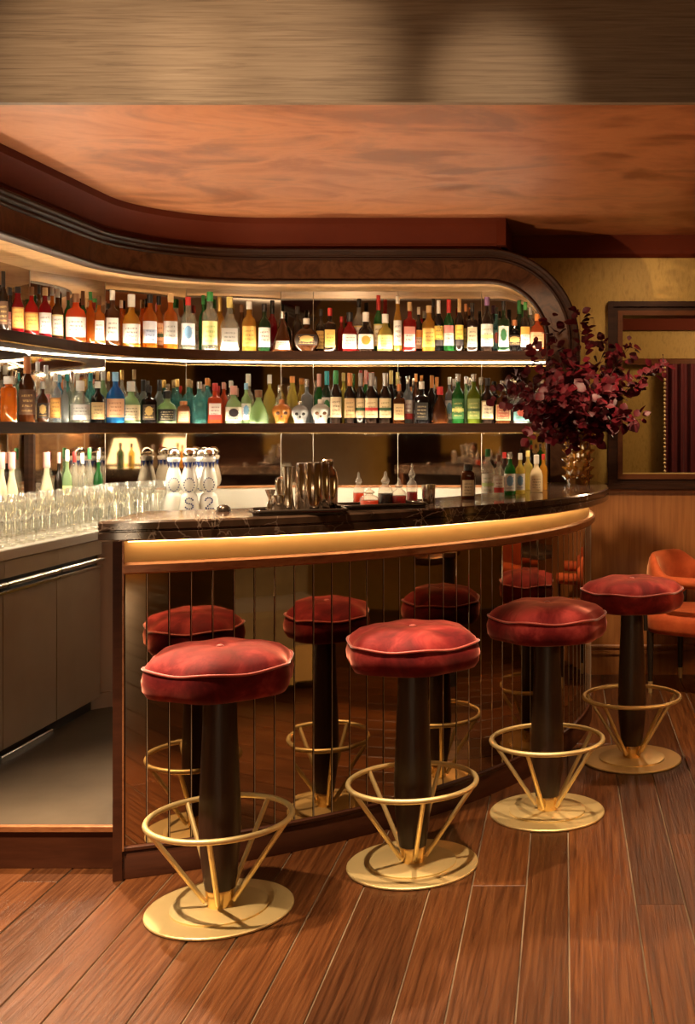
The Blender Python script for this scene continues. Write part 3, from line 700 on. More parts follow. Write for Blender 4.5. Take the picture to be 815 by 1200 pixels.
CP = {k: plain('cap_'+k, v[0], v[1], v[2]) for k, v in {
 'black': ((.012, .010, .010), .35, 0), 'white': ((.80, .77, .70), .4, 0), 'red': ((.50, .03, .025), .4, 0), 'green': ((.04, .26, .07), .4, 0), 'gold': ((.80, .55, .18), .3, .8), 'copper': ((.62, .24, .09), .4, .2),
 'grey': ((.36, .34, .32), .4, .3), 'silver': ((.72, .70, .66), .25, .9), 'teal': ((.04, .38, .42), .4, 0), 'blue': ((.25, .52, .75), .4, 0), 'brown': ((.17, .075, .03), .5, 0), 'tan': ((.55, .36, .17), .6, 0), 'yellow': ((.78, .62, .2), .5, 0), 'purple': ((.30, .16, .36), .4, 0), 'pink': ((.75, .38, .32), .5, 0), 'orange': ((.80, .32, .08), .5, 0)}.items()}
LB = {k: label_mat('label_'+k, *v) for k, v in {
 'white': ((.82, .79, .72),), 'cream': ((.74, .62, .40),), 'tan': ((.58, .40, .19),), 'black': ((.02, .018, .016), (.6, .5, .3)), 'gold': ((.72, .45, .11), (.2, .08, .02)),
 'blue': ((.42, .50, .66), (.1, .12, .25), (.75, .76, .8), 'head'), 'grey': ((.5, .48, .44), (.1, .1, .1), (.75, .73, .7), 'foot'), 'pumpkin': ((.82, .78, .68), (.1, .05, .03), (.80, .36, .05), 'disc'),
 'whitegold': ((.85, .80, .68), (.1, .06, .04), (.78, .66, .25), 'frame'), 'redband': ((.74, .60, .36), (.25, .1, .05), (.55, .04, .03), 'band'), 'greenband': ((.74, .60, .34), (.2, .12, .05), (.05, .12, .05), 'band'),
 'whitegreen': ((.82, .82, .74), (.2, .3, .1), (.52, .68, .3), 'band'), 'greenwhite': ((.84, .84, .78), (.05, .1, .05), (.05, .24, .08), 'disc'), 'orangewhite': ((.82, .78, .7), (.2, .1, .05), (.80, .38, .07), 'head'), 'pinkwhite': ((.80, .72, .62), (.3, .05, .05), (.62, .24, .2), 'head'),
 'yellowblack': ((.80, .55, .10), (.03, .02, .02), (.04, .03, .03), 'foot'), 'yellowgreen': ((.80, .80, .35), (.3, .5, .1)), 'brick': ((.42, .13, .07), (.7, .5, .3), (.62, .36, .2), 'frame'), 'tealred': ((.18, .42, .42), (.1, .1, .1), (.62, .12, .08), 'disc'),
 'darkdisc': ((.62, .58, .50), (.1, .05, .05), (.03, .02, .025), 'disc'), 'bluewhite': ((.82, .83, .82), (.1, .15, .4), (.2, .4, .65), 'disc'), 'peach': ((.72, .42, .24), (.3, .1, .05)), 'redwhite': ((.80, .72, .62), (.3, .03, .03), (.55, .04, .03), 'foot'), 'stripe': ((.74, .66, .46), (.1, .06, .04), (.30, .22, .1), 'frame'),
 'oliveg': ((.20, .26, .07), (.6, .55, .2), (.05, .10, .03), 'band'), 'amberoval': ((.74, .40, .10), (.25, .08, .03), (.5, .2, .05), 'frame'), 'darkgold': ((.035, .02, .012), (.65, .42, .14), (.55, .36, .12), 'disc'), 'brown': ((.10, .045, .02), (.6, .42, .16)), 'greenlab': ((.05, .17, .05), (.7, .6, .2), (.65, .62, .2), 'band')}.items()}
# profile: (height fraction, radius fraction); sections: exponent and depth ratio; label heights; cap from..to
SH = {
 'std':    dict(p=[(0, .9), (.012, 1), (.56, 1), (.64, .86), (.70, .5), (.745, .36), (.90, .33)], e=2, d=1, lab=(.10, .50), cap=(.84, 1.0, .40)),
 'tall':   dict(p=[(0, .9), (.01, 1), (.56, 1), (.66, .75), (.76, .50), (.92, .42)], e=2, d=1, lab=(.12, .56), cap=(.86, 1.0, .46)),
 'wine':   dict(p=[(0, .9), (.012, 1), (.52, 1), (.60, .93), (.67, .62), (.72, .40), (.95, .36)], e=2, d=1, lab=(.12, .50), cap=(.74, 1.0, .40)),
 'sq':     dict(p=[(0, .93), (.012, 1), (.56, 1), (.64, .86), (.685, .42), (.72, .33), (.90, .30)], e=5, d=.9, lab=(.10, .50), cap=(.82, 1.0, .36)),
 'jar':    dict(p=[(0, .95), (.012, 1), (.70, 1), (.76, .85), (.78, .5), (.84, .45)], e=4, d=.9, lab=(.1, .6), cap=(.83, 1.0, .62)),
 'round':  dict(p=[(0, .82), (.02, .95), (.2, 1), (.46, 1), (.58, .86), (.68, .48), (.73, .30), (.90, .27)], e=2, d=.8, lab=(.12, .48), cap=(.82, 1.0, .34)),
 'flask':  dict(p=[(0, .86), (.015, .95), (.25, 1), (.55, 1), (.66, .82), (.72, .40), (.76, .32), (.9, .3)], e=2.6, d=.55, lab=(.12, .52), cap=(.82, 1.0, .38)),
 'slope':  dict(p=[(0, .95), (.012, 1), (.42, 1), (.52, .82), (.63, .45), (.72, .30), (.92, .26)], e=5, d=.7, lab=(.06, .42), cap=(.8, 1.0, .3)),
 'disc':   dict(p=[(0, .35), (.02, .52), (.12, .80), (.25, .96), (.36, 1), (.47, .96), (.58, .80), (.67, .52), (.72, .24), (.9, .2)], e=2, d=.45, lab=(.2, .52), cap=(.82, 1.0, .26)),
 'tri':    dict(p=[(0, 1), (.02, 1), (.30, .78), (.55, .52), (.66, .34), (.72, .24), (.9, .2)], e=4, d=.7, lab=(.06, .27), cap=(.82, 1.0, .22)),
 'bell':   dict(p=[(0, .9), (.02, 1), (.22, .98), (.45, .78), (.60, .50), (.70, .32), (.85, .28)], e=2, d=.9, lab=None, cap=(.78, 1.0, .40)),
 'jug':    dict(p=[(0, .93), (.012, 1), (.62, 1), (.75, .86), (.82, .45), (.9, .4)], e=4, d=.7, lab=(.1, .55), cap=(.82, 1.0, .6)),
 'squat':  dict(p=[(0, .92), (.015, 1), (.46, 1), (.58, .80), (.66, .42), (.74, .34), (.88, .33)], e=2.4, d=.9, lab=(.08, .44), cap=(.76, 1.0, .42)),
}
GEO = {}
def section(rx, e, d, n=20, a0=None, a1=None, k=None):
    out = []
    for i in range(n if a0 is None else k+1):
        a = 2*pi*i/n if a0 is None else a0+(a1-a0)*i/k
        c, s = cos(a), sin(a); q = (abs(c)**e+abs(s)**e)**(-1/e)
        out.append((rx*c*q, rx*d*s*q))
    return out
def rad_at(p, h):
    for (h0, r0), (h1, r1) in zip(p, p[1:]):
        if h0 <= h <= h1: return r0+(r1-r0)*(h-h0)/(h1-h0)
    return p[-1][1]
def bottle(name, label, loc, rz, wd, ht, shape, g, cap, lab, group, lab_h=None, fill=None):
    sh = SH[shape]; r = wd/2; e, d = sh['e'], sh['d']; p = sh['p']
    d = min(d, .046/r) if r > .046 else d
    mb = MB().loft([[(x, y, h*ht) for x, y in section(rr*r, e if rr > .6 else 2, d if rr > .6 else max(d, .9), 20)] for h, rr in p])
    o = obj(name, mb, G[g], None, True, loc=loc, rz=rz); tag(o, label, 'bottle', group)
    c0, c1, cr = sh['cap']
    rc = max(cr, rad_at(p, c0)+.03)*r
    obj('cap', MB().lathe([(rc*.9, c0*ht), (rc, c0*ht+.001), (rc, c1*ht-.002), (rc*.86, c1*ht)], 14), CP[cap], o, True)
    lh = lab_h or sh['lab']
    if lab and lh:
        hs = [lh[0]+(lh[1]-lh[0])*i/4 for i in range(5)]
        am = radians(62 if e < 3 else 40)
        sq = []
        for h in hs:
            sec = section(rad_at(p, h)*r*1.012+.0006, e, d, 20, -pi/2-am, -pi/2+am, 10)
            sq.append([(x, y, h*ht) for x, y in sec])
        lm = MB().loft(sq, False, False, False)
        obj('paper_label', lm, LB[lab], o, 'all')
    return o
def shelf_spot(px, r): x, y, s = path_at_px(px, r); return x, y, s
def text_mesh(body, size, depth=.0006):
    c = bpy.data.curves.new('glyph', 'FONT'); c.body = body; c.size = size; c.align_x = 'CENTER'; c.extrude = depth; c.resolution_u = 3
    o = bpy.data.objects.new('glyph', c); COL.objects.link(o)
    me = bpy.data.meshes.new_from_object(o.evaluated_get(bpy.context.evaluated_depsgraph_get())); bpy.data.objects.remove(o); return me
def place(rows, zt, r, group):
    for px, w_, top, shape, g, cap, lab, txt in rows:
        x, y, s = path_at_px(px, r)
        ht = CAMZ+(HZ-top)/F*y-zt-.001; wd = w_/F*y*.97
        n = path_n(s); face = atan2(n[0], -n[1])*.45+atan2(x, -y*0+y)*-.55
        bottle('spirit_bottle', txt, (x, y, zt+.001), -atan2(x, y)*-1*0+face*.0+(-atan2(x, y)), wd, ht, shape, g, cap, lab, group)
U1 = [
 (4, 11, 318, 'wine', 'dark', 'black', 'brown', 'dark bottle with tall black capsule at the very left end of the upper shelf'),
 (21, 14.5, 336, 'tall', 'crimson', 'black', 'amberoval', 'slim dark ruby bottle with amber oval, second on the upper shelf from the left'),
 (37, 17, 336, 'round', 'red', 'brown', 'amberoval', 'faceted bright red bottle with amber oval near the left end of the upper shelf'),
 (53, 15, 337, 'std', 'crimson', 'tan', 'white', 'crimson bottle with white paper label and tan cap on the upper shelf'),
 (67.5, 13, 339, 'std', 'brown', 'grey', 'whitegold', 'brown bottle with cream oval label and grey cap on the upper shelf'),
 (89, 23, 344, 'flask', 'orange', 'brown', 'white', 'wide rounded orange-red flask with small white label on the upper shelf'),
 (106, 10, 342, 'std', 'amber', 'green', None, 'unlabelled slim amber bottle with green cap squeezed in on the upper shelf'),
 (116, 14, 347, 'sq', 'amber', 'brown', 'white', 'square amber bottle with white label and brown stopper on the upper shelf'),
 (131.5, 17, 340, 'sq', 'brown', 'white', 'white', 'square dark bottle with big white label and white capsule on the upper shelf'),
 (154, 20.5, 345, 'squat', 'gold', 'white', 'white', 'broad golden bottle with white label along its foot on the upper shelf'),
 (176, 17, 345, 'std', 'amber', 'black', 'blue', 'amber bottle with silvery blue label and black cap on the upper shelf'),
 (200, 17, 344, 'std', 'amber', 'tan', 'grey', 'amber bottle with silver-grey label and cork-coloured cap on the upper shelf'),
 (220.5, 17, 348, 'std', 'clear', 'red', 'bluewhite', 'clear bottle with blue round label and red cap on the upper shelf'),
 (246, 19, 342, 'std', 'clear', 'green', 'yellowgreen', 'clear embossed bottle with green cap and pale yellow-green label on the upper shelf'),
 (269.5, 23, 348, 'slope', 'clear', 'yellow', 'grey', 'clear slope-shouldered bottle with grey picture label on the upper shelf'),
 (292, 17, 353, 'std', 'gold', 'white', 'gold', 'golden bottle with yellow label and cream cap on the upper shelf'),
 (310, 15, 356, 'std', 'dkgreen', 'black', 'white', 'dark green bottle with white label and black cap beside the triangular bottle'),
 (331.5, 24, 365, 'tri', 'brown', 'silver', 'white', 'triangular bottle with white labels tapering to its neck on the upper shelf'),
 (359.5, 30, 373, 'disc', 'brown', 'white', 'darkgold', 'large round disc bottle of brown spirit with gold print on the upper shelf'),
 (387, 15, 361, 'sq', 'dark', 'red', 'gold', 'dark square bottle with tall gold label and red cap on the upper shelf'),
 (410, 18, 366, 'squat', 'red', 'black', 'white', 'cranberry red bottle with white label and black cap on the upper shelf'),
 (429, 19, 366, 'squat', 'dark', 'white', 'pumpkin', 'dark bottle whose white label has a round orange emblem on the upper shelf'),
 (451.5, 19, 368, 'squat', 'yellow', 'white', 'yellowgreen', 'squat pale yellow bottle with yellow-green label on the upper shelf'),
 (466.5, 10.5, 347, 'tall', 'gold', 'white', 'white', 'tall slender golden bottle with narrow white label on the upper shelf'),
 (480.5, 16, 354, 'sq', 'red', 'tan', 'pinkwhite', 'square ruby bottle with arched pale label and tan cap on the upper shelf'),
 (503, 17, 358, 'std', 'gold', 'tan', 'gold', 'honey-gold bottle with belly band label right of the ruby square bottle'),
 (514.5, 12, 352, 'wine', 'black', 'white', 'yellowblack', 'black bottle with round cream label and white capsule on the upper shelf'),
 (526.5, 13, 351, 'wine', 'green', 'red', 'pinkwhite', 'green bottle with pink and white label and red capsule on the upper shelf'),
 (539, 11, 350, 'wine', 'dark', 'tan', 'yellowblack', 'dark bottle with round yellow label and tan capsule on the upper shelf'),
 (554, 14, 355, 'sq', 'dark', 'black', 'cream', 'dark square bottle with cream label in the right part of the upper shelf'),
 (571, 16, 348, 'std', 'dark', 'purple', 'whitegreen', 'dark bottle with mauve capsule and white and green label on the upper shelf'),
 (590.5, 15, 353, 'sq', 'dkgreen', 'black', 'greenwhite', 'dark green square bottle with green emblem on white label on the upper shelf'),
 (603.5, 23, 375, 'disc', 'black', 'copper', 'darkgold', 'small black disc bottle with gold emblem near the right end of the upper shelf'),
 (616, 12, 354, 'std', 'dark', 'green', 'orangewhite', 'dark bottle with orange and white label behind the black disc bottle'),
 (630, 17, 368, 'flask', 'orange', 'orange', 'peach', 'orange-red flask at the far right end of the upper shelf')]
U2 = [
 (12, 10, 337, 'std', 'dark', 'black', 'pinkwhite', 'dark bottle with pale pink label in the back row, far left of the upper shelf'),
 (46, 10, 334, 'std', 'brown', 'black', None, 'brown bottle with black cap in the back row behind the faceted red bottle'),
 (61, 11, 336, 'std', 'amber', 'grey', None, 'amber bottle with grey cap in the back row left of the cream oval label'),
 (80, 10, 342, 'std', 'green', 'brown', None, 'green bottle with brown cap in the back row behind the orange-red flask'),
 (97, 10, 341, 'wine', 'green', 'brown', None, 'green bottle with brown capsule in the back row right of the orange-red flask'),
 (142, 10, 352, 'std', 'amber', 'white', None, 'small amber bottle in the back row left of the broad golden bottle'),
 (186.5, 13, 347, 'std', 'amber', 'black', 'greenband', 'amber bottle with dark green label in the back row, left of the silver-grey label'),
 (238.5, 11, 346, 'std', 'green', 'green', None, 'green bottle with green cap in the back row left of the clear embossed bottle'),
 (257.5, 12, 348, 'wine', 'gold', 'gold', None, 'gold bottle with gold capsule in the back row beside the slope-shouldered bottle'),
 (283, 12, 357, 'std', 'brown', 'brown', None, 'brown bottle in the back row between slope-shouldered and golden bottles'),
 (319.5, 12, 352, 'wine', 'crimson', 'black', None, 'dark red bottle with black capsule in the back row behind the triangular bottle'),
 (348.5, 12, 359, 'std', 'dark', 'black', None, 'dark bottle with black cap in the back row left of the large disc bottle'),
 (376.5, 12, 362, 'std', 'dark', 'black', 'gold', 'dark bottle with black cap in the back row right of the large disc bottle'),
 (400, 10, 371, 'std', 'red', 'red', None, 'small red-capped bottle in the back row beside the cranberry bottle'),
 (421, 13, 350, 'std', 'clear', 'black', 'whitegold', 'tall clear bottle with black cap in the back row behind the orange emblem label'),
 (444, 12, 346, 'wine', 'green', 'red', 'whitegold', 'green bottle with red capsule in the back row of the upper shelf'),
 (491, 10, 360, 'std', 'dark', 'white', 'orangewhite', 'dark bottle with orange and white label in the back row beside the ruby square bottle'),
 (508, 11, 350, 'std', 'dark', 'black', None, 'dark bottle with tall black cap in the back row right of the honey-gold bottle'),
 (546, 10, 356, 'std', 'brown', 'copper', 'gold', 'brown bottle with gold label in the back row left of the cream-labelled square bottle'),
 (582, 10, 360, 'std', 'teal', 'black', 'tealred', 'bottle with teal label in the back row left of the green emblem label'),
 (609, 12, 352, 'wine', 'dkgreen', 'green', None, 'dark green bottle with green capsule in the back row near the right end'),
 (622, 11, 360, 'std', 'clear', 'white', 'pinkwhite', 'clear bottle in the back row left of the end flask on the upper shelf')]
L1 = [
 (10, 18, 441, 'jar', 'amber', 'white', None, 'wide amber decanter bottle at the very left end of the lower shelf'),
 (32, 19, 418, 'wine', 'brown', 'copper', 'brown', 'dark brown bottle with very tall copper capsule on the lower shelf'),
 (50, 13, 447, 'round', 'brown', 'white', 'darkgold', 'brown bottle with round gold emblem left of the amber-labelled clear bottle'),
 (65, 13, 437, 'std', 'clear', 'white', 'amberoval', 'clear bottle with amber label and white cap on the lower shelf'),
 (76, 9, 446, 'std', 'grey', 'grey', None, 'slim blue-grey bottle without label on the lower shelf'),
 (94, 23, 446, 'squat', 'clear', 'white', 'grey', 'broad clear bottle with grey sign label on the lower shelf'),
 (114.5, 16, 447, 'std', 'black', 'white', 'tan', 'black bottle with tan square label left of the blue bottle'),
 (135.5, 22, 436, 'round', 'blue', 'blue', 'peach', 'bright blue bottle with blue cap and orange foot label on the lower shelf'),
 (153.5, 22, 447, 'squat', 'ltgreen', 'white', 'cream', 'clear green bottle with white stopper and cream label on the lower shelf'),
 (174.5, 18, 452, 'sq', 'black', 'black', 'darkgold', 'square black bottle with small gold label on the lower shelf'),
 (196, 22, 458, 'squat', 'ltgreen', 'black', 'black', 'squat pale green bottle with black label and black cap on the lower shelf'),
 (215.5, 15, 470, 'jug', 'copper', 'copper', 'peach', 'short copper-pink jug bottle on the lower shelf'),
 (234, 16, 447, 'sq', 'teal', 'silver', None, 'clear aqua square bottle without label on the lower shelf'),
 (252, 17, 449, 'sq', 'orange', 'red', 'redwhite', 'orange-red bottle with cream label and red seal on the lower shelf'),
 (274, 20, 452, 'squat', 'ltgreen', 'pink', 'darkdisc', 'clear bottle with round black emblem label on the lower shelf'),
 (288.5, 12, 449, 'std', 'ltgreen', 'blue', 'bluewhite', 'clear green bottle with blue and white label right of the black emblem label'),
 (303.5, 23, 457, 'bell', 'ltgreen', 'brown', None, 'bell-shaped pale green cut-glass bottle with brown stopper left of the skulls'),
 (394, 14.5, 434, 'wine', 'dark', 'green', 'cream', 'dark bottle with cream label and green capsule right of the white skull bottle'),
 (410, 14, 437, 'wine', 'dark', 'copper', 'tan', 'dark bottle with tall tan label and copper capsule on the lower shelf'),
 (422.5, 11, 437, 'wine', 'dark', 'grey', 'greenband', 'dark bottle with grey capsule, leftmost of three with ornate cream labels'),
 (435.5, 16.5, 437, 'wine', 'dark', 'grey', 'redband', 'dark bottle whose ornate cream label has a red band, on the lower shelf'),
 (452, 15.5, 437, 'wine', 'dark', 'silver', 'greenband', 'dark bottle with silver capsule, rightmost of three with ornate cream labels'),
 (468, 15, 450, 'sq', 'brown', 'copper', 'tan', 'squarish brown bottle with tan label and copper cap on the lower shelf'),
 (494.5, 19, 447, 'sq', 'black', 'white', 'black', 'broad square black bottle with white cap in the right part of the lower shelf'),
 (516, 20, 453, 'bell', 'brown', 'red', 'redwhite', 'rounded brown bottle with red ribbon neck on the lower shelf'),
 (537, 15.5, 438, 'std', 'green', 'silver', 'greenlab', 'vivid green bottle with green label on the lower shelf'),
 (555.5, 16, 438, 'std', 'olive', 'silver', 'oliveg', 'yellow-green bottle with olive label right of the vivid green one'),
 (571.5, 16, 443, 'std', 'dark', 'black', 'stripe', 'dark bottle with striped cream label partly behind burgundy leaves'),
 (590, 18.5, 446, 'squat', 'brown', 'silver', 'brick', 'dark bottle with brick-red label on the lower shelf near the leaves'),
 (611.5, 20, 448, 'squat', 'grey', 'white', 'tealred', 'bottle with teal label and red oval behind the leaves on the lower shelf'),
 (632, 11, 439, 'std', 'clear', 'white', 'pinkwhite', 'clear bottle with white cap at the far right end of the lower shelf')]
L2 = [
 (44, 12, 424, 'std', 'clear', 'white', None, 'tall clear bottle with white cap in the back row, right of the copper capsule'),
 (54, 12, 428, 'std', 'clear', 'white', 'pinkwhite', 'clear bottle with pink and white label in the back row of the lower shelf'),
 (84, 13, 435, 'squat', 'clear', 'silver', None, 'clear bottle with silver cap in the back row behind the broad clear bottle'),
 (106, 12, 437, 'std', 'teal', 'teal', None, 'aqua bottle with teal cap in the back row beside the tan square label'),
 (121, 12, 436, 'std', 'ltgreen', 'white', 'cream', 'pale green bottle with white cap in the back row left of the blue cap'),
 (143, 12, 434, 'round', 'clear', 'gold', None, 'clear bottle with gold stopper in the back row between blue and green bottles'),
 (157, 12, 433, 'round', 'clear', 'tan', None, 'clear bottle with cork stopper in the back row behind the white stopper'),
 (168, 13, 445, 'wine', 'grey', 'black', None, 'grey bottle with black capsule in the back row left of the square black bottle'),
 (187, 12, 445, 'wine', 'grey', 'black', None, 'grey bottle with black capsule in the back row right of the square black bottle'),
 (208, 13, 444, 'sq', 'teal', 'gold', None, 'aqua bottle with gold cap in the back row behind the copper-pink jug'),
 (221, 13, 444, 'sq', 'teal', 'tan', None, 'aqua bottle with cork cap in the back row right of the copper-pink jug'),
 (243, 12, 443, 'std', 'teal', 'orange', None, 'aqua bottle with orange cap in the back row left of the red seal'),
 (262, 11, 448, 'std', 'orange', 'pink', None, 'orange bottle with pink cap in the back row right of the red seal'),
 (271, 12, 446, 'std', 'clear', 'white', None, 'clear bottle with white cap in the back row behind the black emblem label'),
 (291, 14, 438, 'squat', 'clear', 'white', None, 'clear broad bottle with white stopper in the back row near the bell-shaped bottle'),
 (316, 15, 439, 'round', 'yellow', 'white', None, 'pale yellow bottle with big white stopper in the back row behind the amber skull'),
 (328, 12, 451, 'std', 'clear', 'silver', 'white', 'clear bottle with silver cap in the back row above the amber skull'),
 (343, 13, 441, 'tall', 'yellow', 'orange', None, 'pale bottle with orange stopper in the back row between the two left skulls'),
 (360, 14, 444, 'sq', 'grey', 'silver', None, 'frosted grey bottle in the back row between silver and white skulls'),
 (374, 12, 438, 'wine', 'green', 'pink', None, 'green bottle with pink capsule in the back row above the white skull'),
 (383.5, 13, 435, 'wine', 'dkgreen', 'teal', 'greenwhite', 'dark green bottle with teal capsule in the back row right of the white skull'),
 (403, 11, 437, 'std', 'yellow', 'yellow', None, 'yellow bottle in the back row left of the tall tan label'),
 (423, 10, 434, 'std', 'brown', 'red', None, 'brown bottle with red cap in the back row left of the red-banded label'),
 (429, 9, 434, 'wine', 'green', 'pink', None, 'green bottle with pink capsule in the back row behind the red-banded label'),
 (458.5, 11, 434, 'wine', 'dark', 'yellow', None, 'dark bottle with yellow capsule in the back row of the lower shelf'),
 (478, 12, 441, 'std', 'grey', 'silver', 'redwhite', 'grey bottle with red and white label in the back row beside the square black bottle'),
 (488, 9, 438, 'std', 'brown', 'orange', None, 'brown bottle with orange cap in the back row behind the square black bottle'),
 (506.5, 11, 440, 'wine', 'dark', 'orange', None, 'dark bottle with orange capsule in the back row right of the square black bottle'),
 (527, 11, 442, 'std', 'grey', 'white', 'bluewhite', 'bottle with blue and white label in the back row left of the vivid green bottle'),
 (546.5, 11, 441, 'std', 'ltgreen', 'silver', None, 'pale green bottle in the back row between vivid green and yellow-green bottles'),
 (601, 12, 444, 'std', 'clear', 'silver', None, 'clear bottle in the back row between the brick and teal labels')]
place(U1, ZU, .825, 'bottles on the upper shelf'); place(U2, ZU, .935, 'bottles on the upper shelf')
place(L1, ZL, .825, 'bottles on the lower shelf'); place(L2, ZL, .935, 'bottles on the lower shelf')
for o in bpy.data.objects:
    if o.get('label', '').startswith('black bottle with round cream label'):
        tm = text_mesh('15', .022); q = obj('printed_number', tm, CP['black'], o, loc=(.003, -o.dimensions.x*.5-.0012, .125)); q.rotation_euler = (pi/2, 0, 0)
# skull-shaped decanter bottles
def skull(px, w_, top, g, cap, txt):
    x, y, s = path_at_px(px, .835); r = w_/F*y/2; ht = CAMZ+(HZ-top)/F*y-ZL-.001
    o = MB(); rings = []
    prof = [(0, .62, .66, -.12), (.04, .66, .7, -.12), (.18, .68, .72, -.12), (.32, .80, .78, -.08), (.42, .93, .9, 0), (.55, 1, 1.06, .04), (.68, .99, 1.1, .06), (.80, .86, .98, .06), (.90, .60, .70, .05), (.96, .32, .36, .03)]
    n = 32; hb = ht*.86
    for h, wx, wy, oy in prof:
        ring = []
        for i in range(n):
            a = 2*pi*i/n; X, Yy = r*wx*cos(a), r*wy*sin(a)+oy*r
            z = h*hb
            if sin(a) < -.2:
                for ex, ez, rad, dep in ((-.38, .50, .26, .30), (.38, .50, .26, .30), (0, .36, .14, .16), (-.62, .30, .2, .16), (.62, .30, .2, .16)):
                    dd = ((cos(a)*wx-ex)/rad)**2+((h-ez)/(rad*.62))**2
                    if dd < 1.6: Yy += r*dep*math.exp(-dd*1.6)
            ring.append((X, Yy, z))
        rings.append(ring)
    # refine vertically
    fine = []
    for a, b in zip(rings, rings[1:]): fine += [a, [tuple((p[k]+q_[k])/2 for k in range(3)) for p, q_ in zip(a, b)]]
    fine.append(rings[-1]); o.loft(fine)
    t = obj('skull_bottle', o, G[g], None, 'all', loc=(x, y, ZL+.001), rz=-atan2(x, y)); tag(t, txt, 'bottle', 'skull-shaped bottles')
    sock = {'skullorange': 'brown', 'skullsilver': 'black', 'skullwhite': 'brown'}[g]  # dark blobs colour in the shade of eye sockets and nose
    for ex in (-.38, .38): obj('socket_shade', MB().sphere((ex*r, -.80*r, .50*hb), .22*r, 10, 6, sy=.3, sz=.8), CP[sock], t, 'all')
    obj('nose_shade', MB().sphere((0, -.93*r, .35*hb), .10*r, 8, 5, sy=.35, sz=1.4), CP[sock], t, 'all')
    for k in range(5): obj('tooth', MB().box((-.36+k*.15)*r, (-.25+k*.15)*r, -.86*r, -.74*r, .10*hb, .22*hb), G[g], t)
    obj('stopper', MB().lathe([(.26*r, .94*hb), (.30*r, .97*hb), (.30*r, ht-.002), (.24*r, ht)], 14), CP[cap], t, True)
skull(330, 22, 468, 'skullorange', 'copper', 'amber skull-shaped bottle, leftmost of the three skulls on the lower shelf')
skull(352, 20, 470, 'skullsilver', 'silver', 'silver skull-shaped bottle, middle of the three skulls on the lower shelf')
skull(376, 22, 468, 'skullwhite', 'white', 'white skull-shaped bottle, rightmost of the three skulls on the lower shelf')
# bottles standing on the marble countertop, right of the decanters
for px, w_, top, by, sh, g, cap, lab, txt in [
 (549, 17, 544, 585, 'jug', 'brown', 'black', 'cream', 'square brown bottle with cream label and black stopper on the marble counter'),
 (572, 15, 526, 583.5, 'std', 'clear', 'green', 'whitegreen', 'clear bottle with green capsule and pale label on the marble counter'),
 (585, 13, 533, 582, 'std', 'clear', 'brown', 'redwhite', 'clear bottle with red and white label on the marble counter'),
 (598, 14, 530, 580, 'std', 'green', 'silver', 'bluewhite', 'green bottle with silver capsule on the marble counter'),
 (610, 12, 531, 579, 'std', 'yellow', 'white', 'bluewhite', 'yellow bottle with blue label on the marble counter'),
 (619, 12, 528, 574, 'std', 'yellow', 'yellow', None, 'yellow bottle with yellow cap at the back of the marble counter'),
 (629, 15, 533, 577, 'squat', 'cream', 'white', 'cream', 'opaque cream bottle at the right end of the group on the marble counter'),
 (591.5, 12, 530, 575, 'std', 'dark', 'red', None, 'dark bottle with red capsule at the back of the marble counter'),
 (637, 10, 532, 574, 'std', 'gold', 'red', None, 'gold bottle with red cap behind the cream bottle on the marble counter')]:
    Y = F*.28/(by-HZ); x = (px-CX)/F*Y
    bottle('spirit_bottle', txt, (x, Y, 1.1205), -atan2(x, Y), w_/F*Y, CAMZ+(HZ-top)/F*Y-1.1205, sh, g, cap, lab, 'bottles on the marble countertop')
# bottles with pourers behind the glasses on the left worktop
for px, w_, top, r, sh, g, cap, lab, txt in [
 (2, 18, 530, .93, 'bell', 'cream', 'pink', 'redwhite', 'pale bottle with pink cap cut by the left edge behind the glasses'),
 (14, 19, 530, .90, 'bell', 'cream', 'pink', None, 'pale bottle with pink cap left of the dark mirror post'),
 (55, 19, 530, .90, 'bell', 'cream', 'pink', None, 'pale conical bottle with pink cap right of the dark mirror post'),
 (69, 10, 530, .92, 'std', 'dark', 'pink', None, 'dark bottle with pink cap behind the tumblers'),
 (79, 11, 527, .88, 'std', 'ltgreen', 'white', 'yellowgreen', 'pale green bottle with cream cap behind the tumblers'),
 (87, 10, 529, .93, 'std', 'clear', 'red', None, 'clear bottle with red cap behind the tumblers'),
 (96.5, 10, 531, .89, 'std', 'clear', 'white', None, 'clear bottle with white cap behind the tumblers'),
 (105, 11, 525, .93, 'std', 'clear', 'green', None, 'clear bottle with green cap behind the tumblers'),
 (115, 11, 529, .90, 'std', 'green', 'silver', None, 'green bottle behind the tumblers, nearest the table lamp reflection')]:
    x, y, s = path_at_px(px, r)
    bottle('spirit_bottle', txt, (x, y, ZK+.001), -atan2(x, y), w_/F*y, CAMZ+(HZ-top)/F*y-ZK-.001, sh, g, cap, lab, 'bottles behind the glasses on the steel worktop')
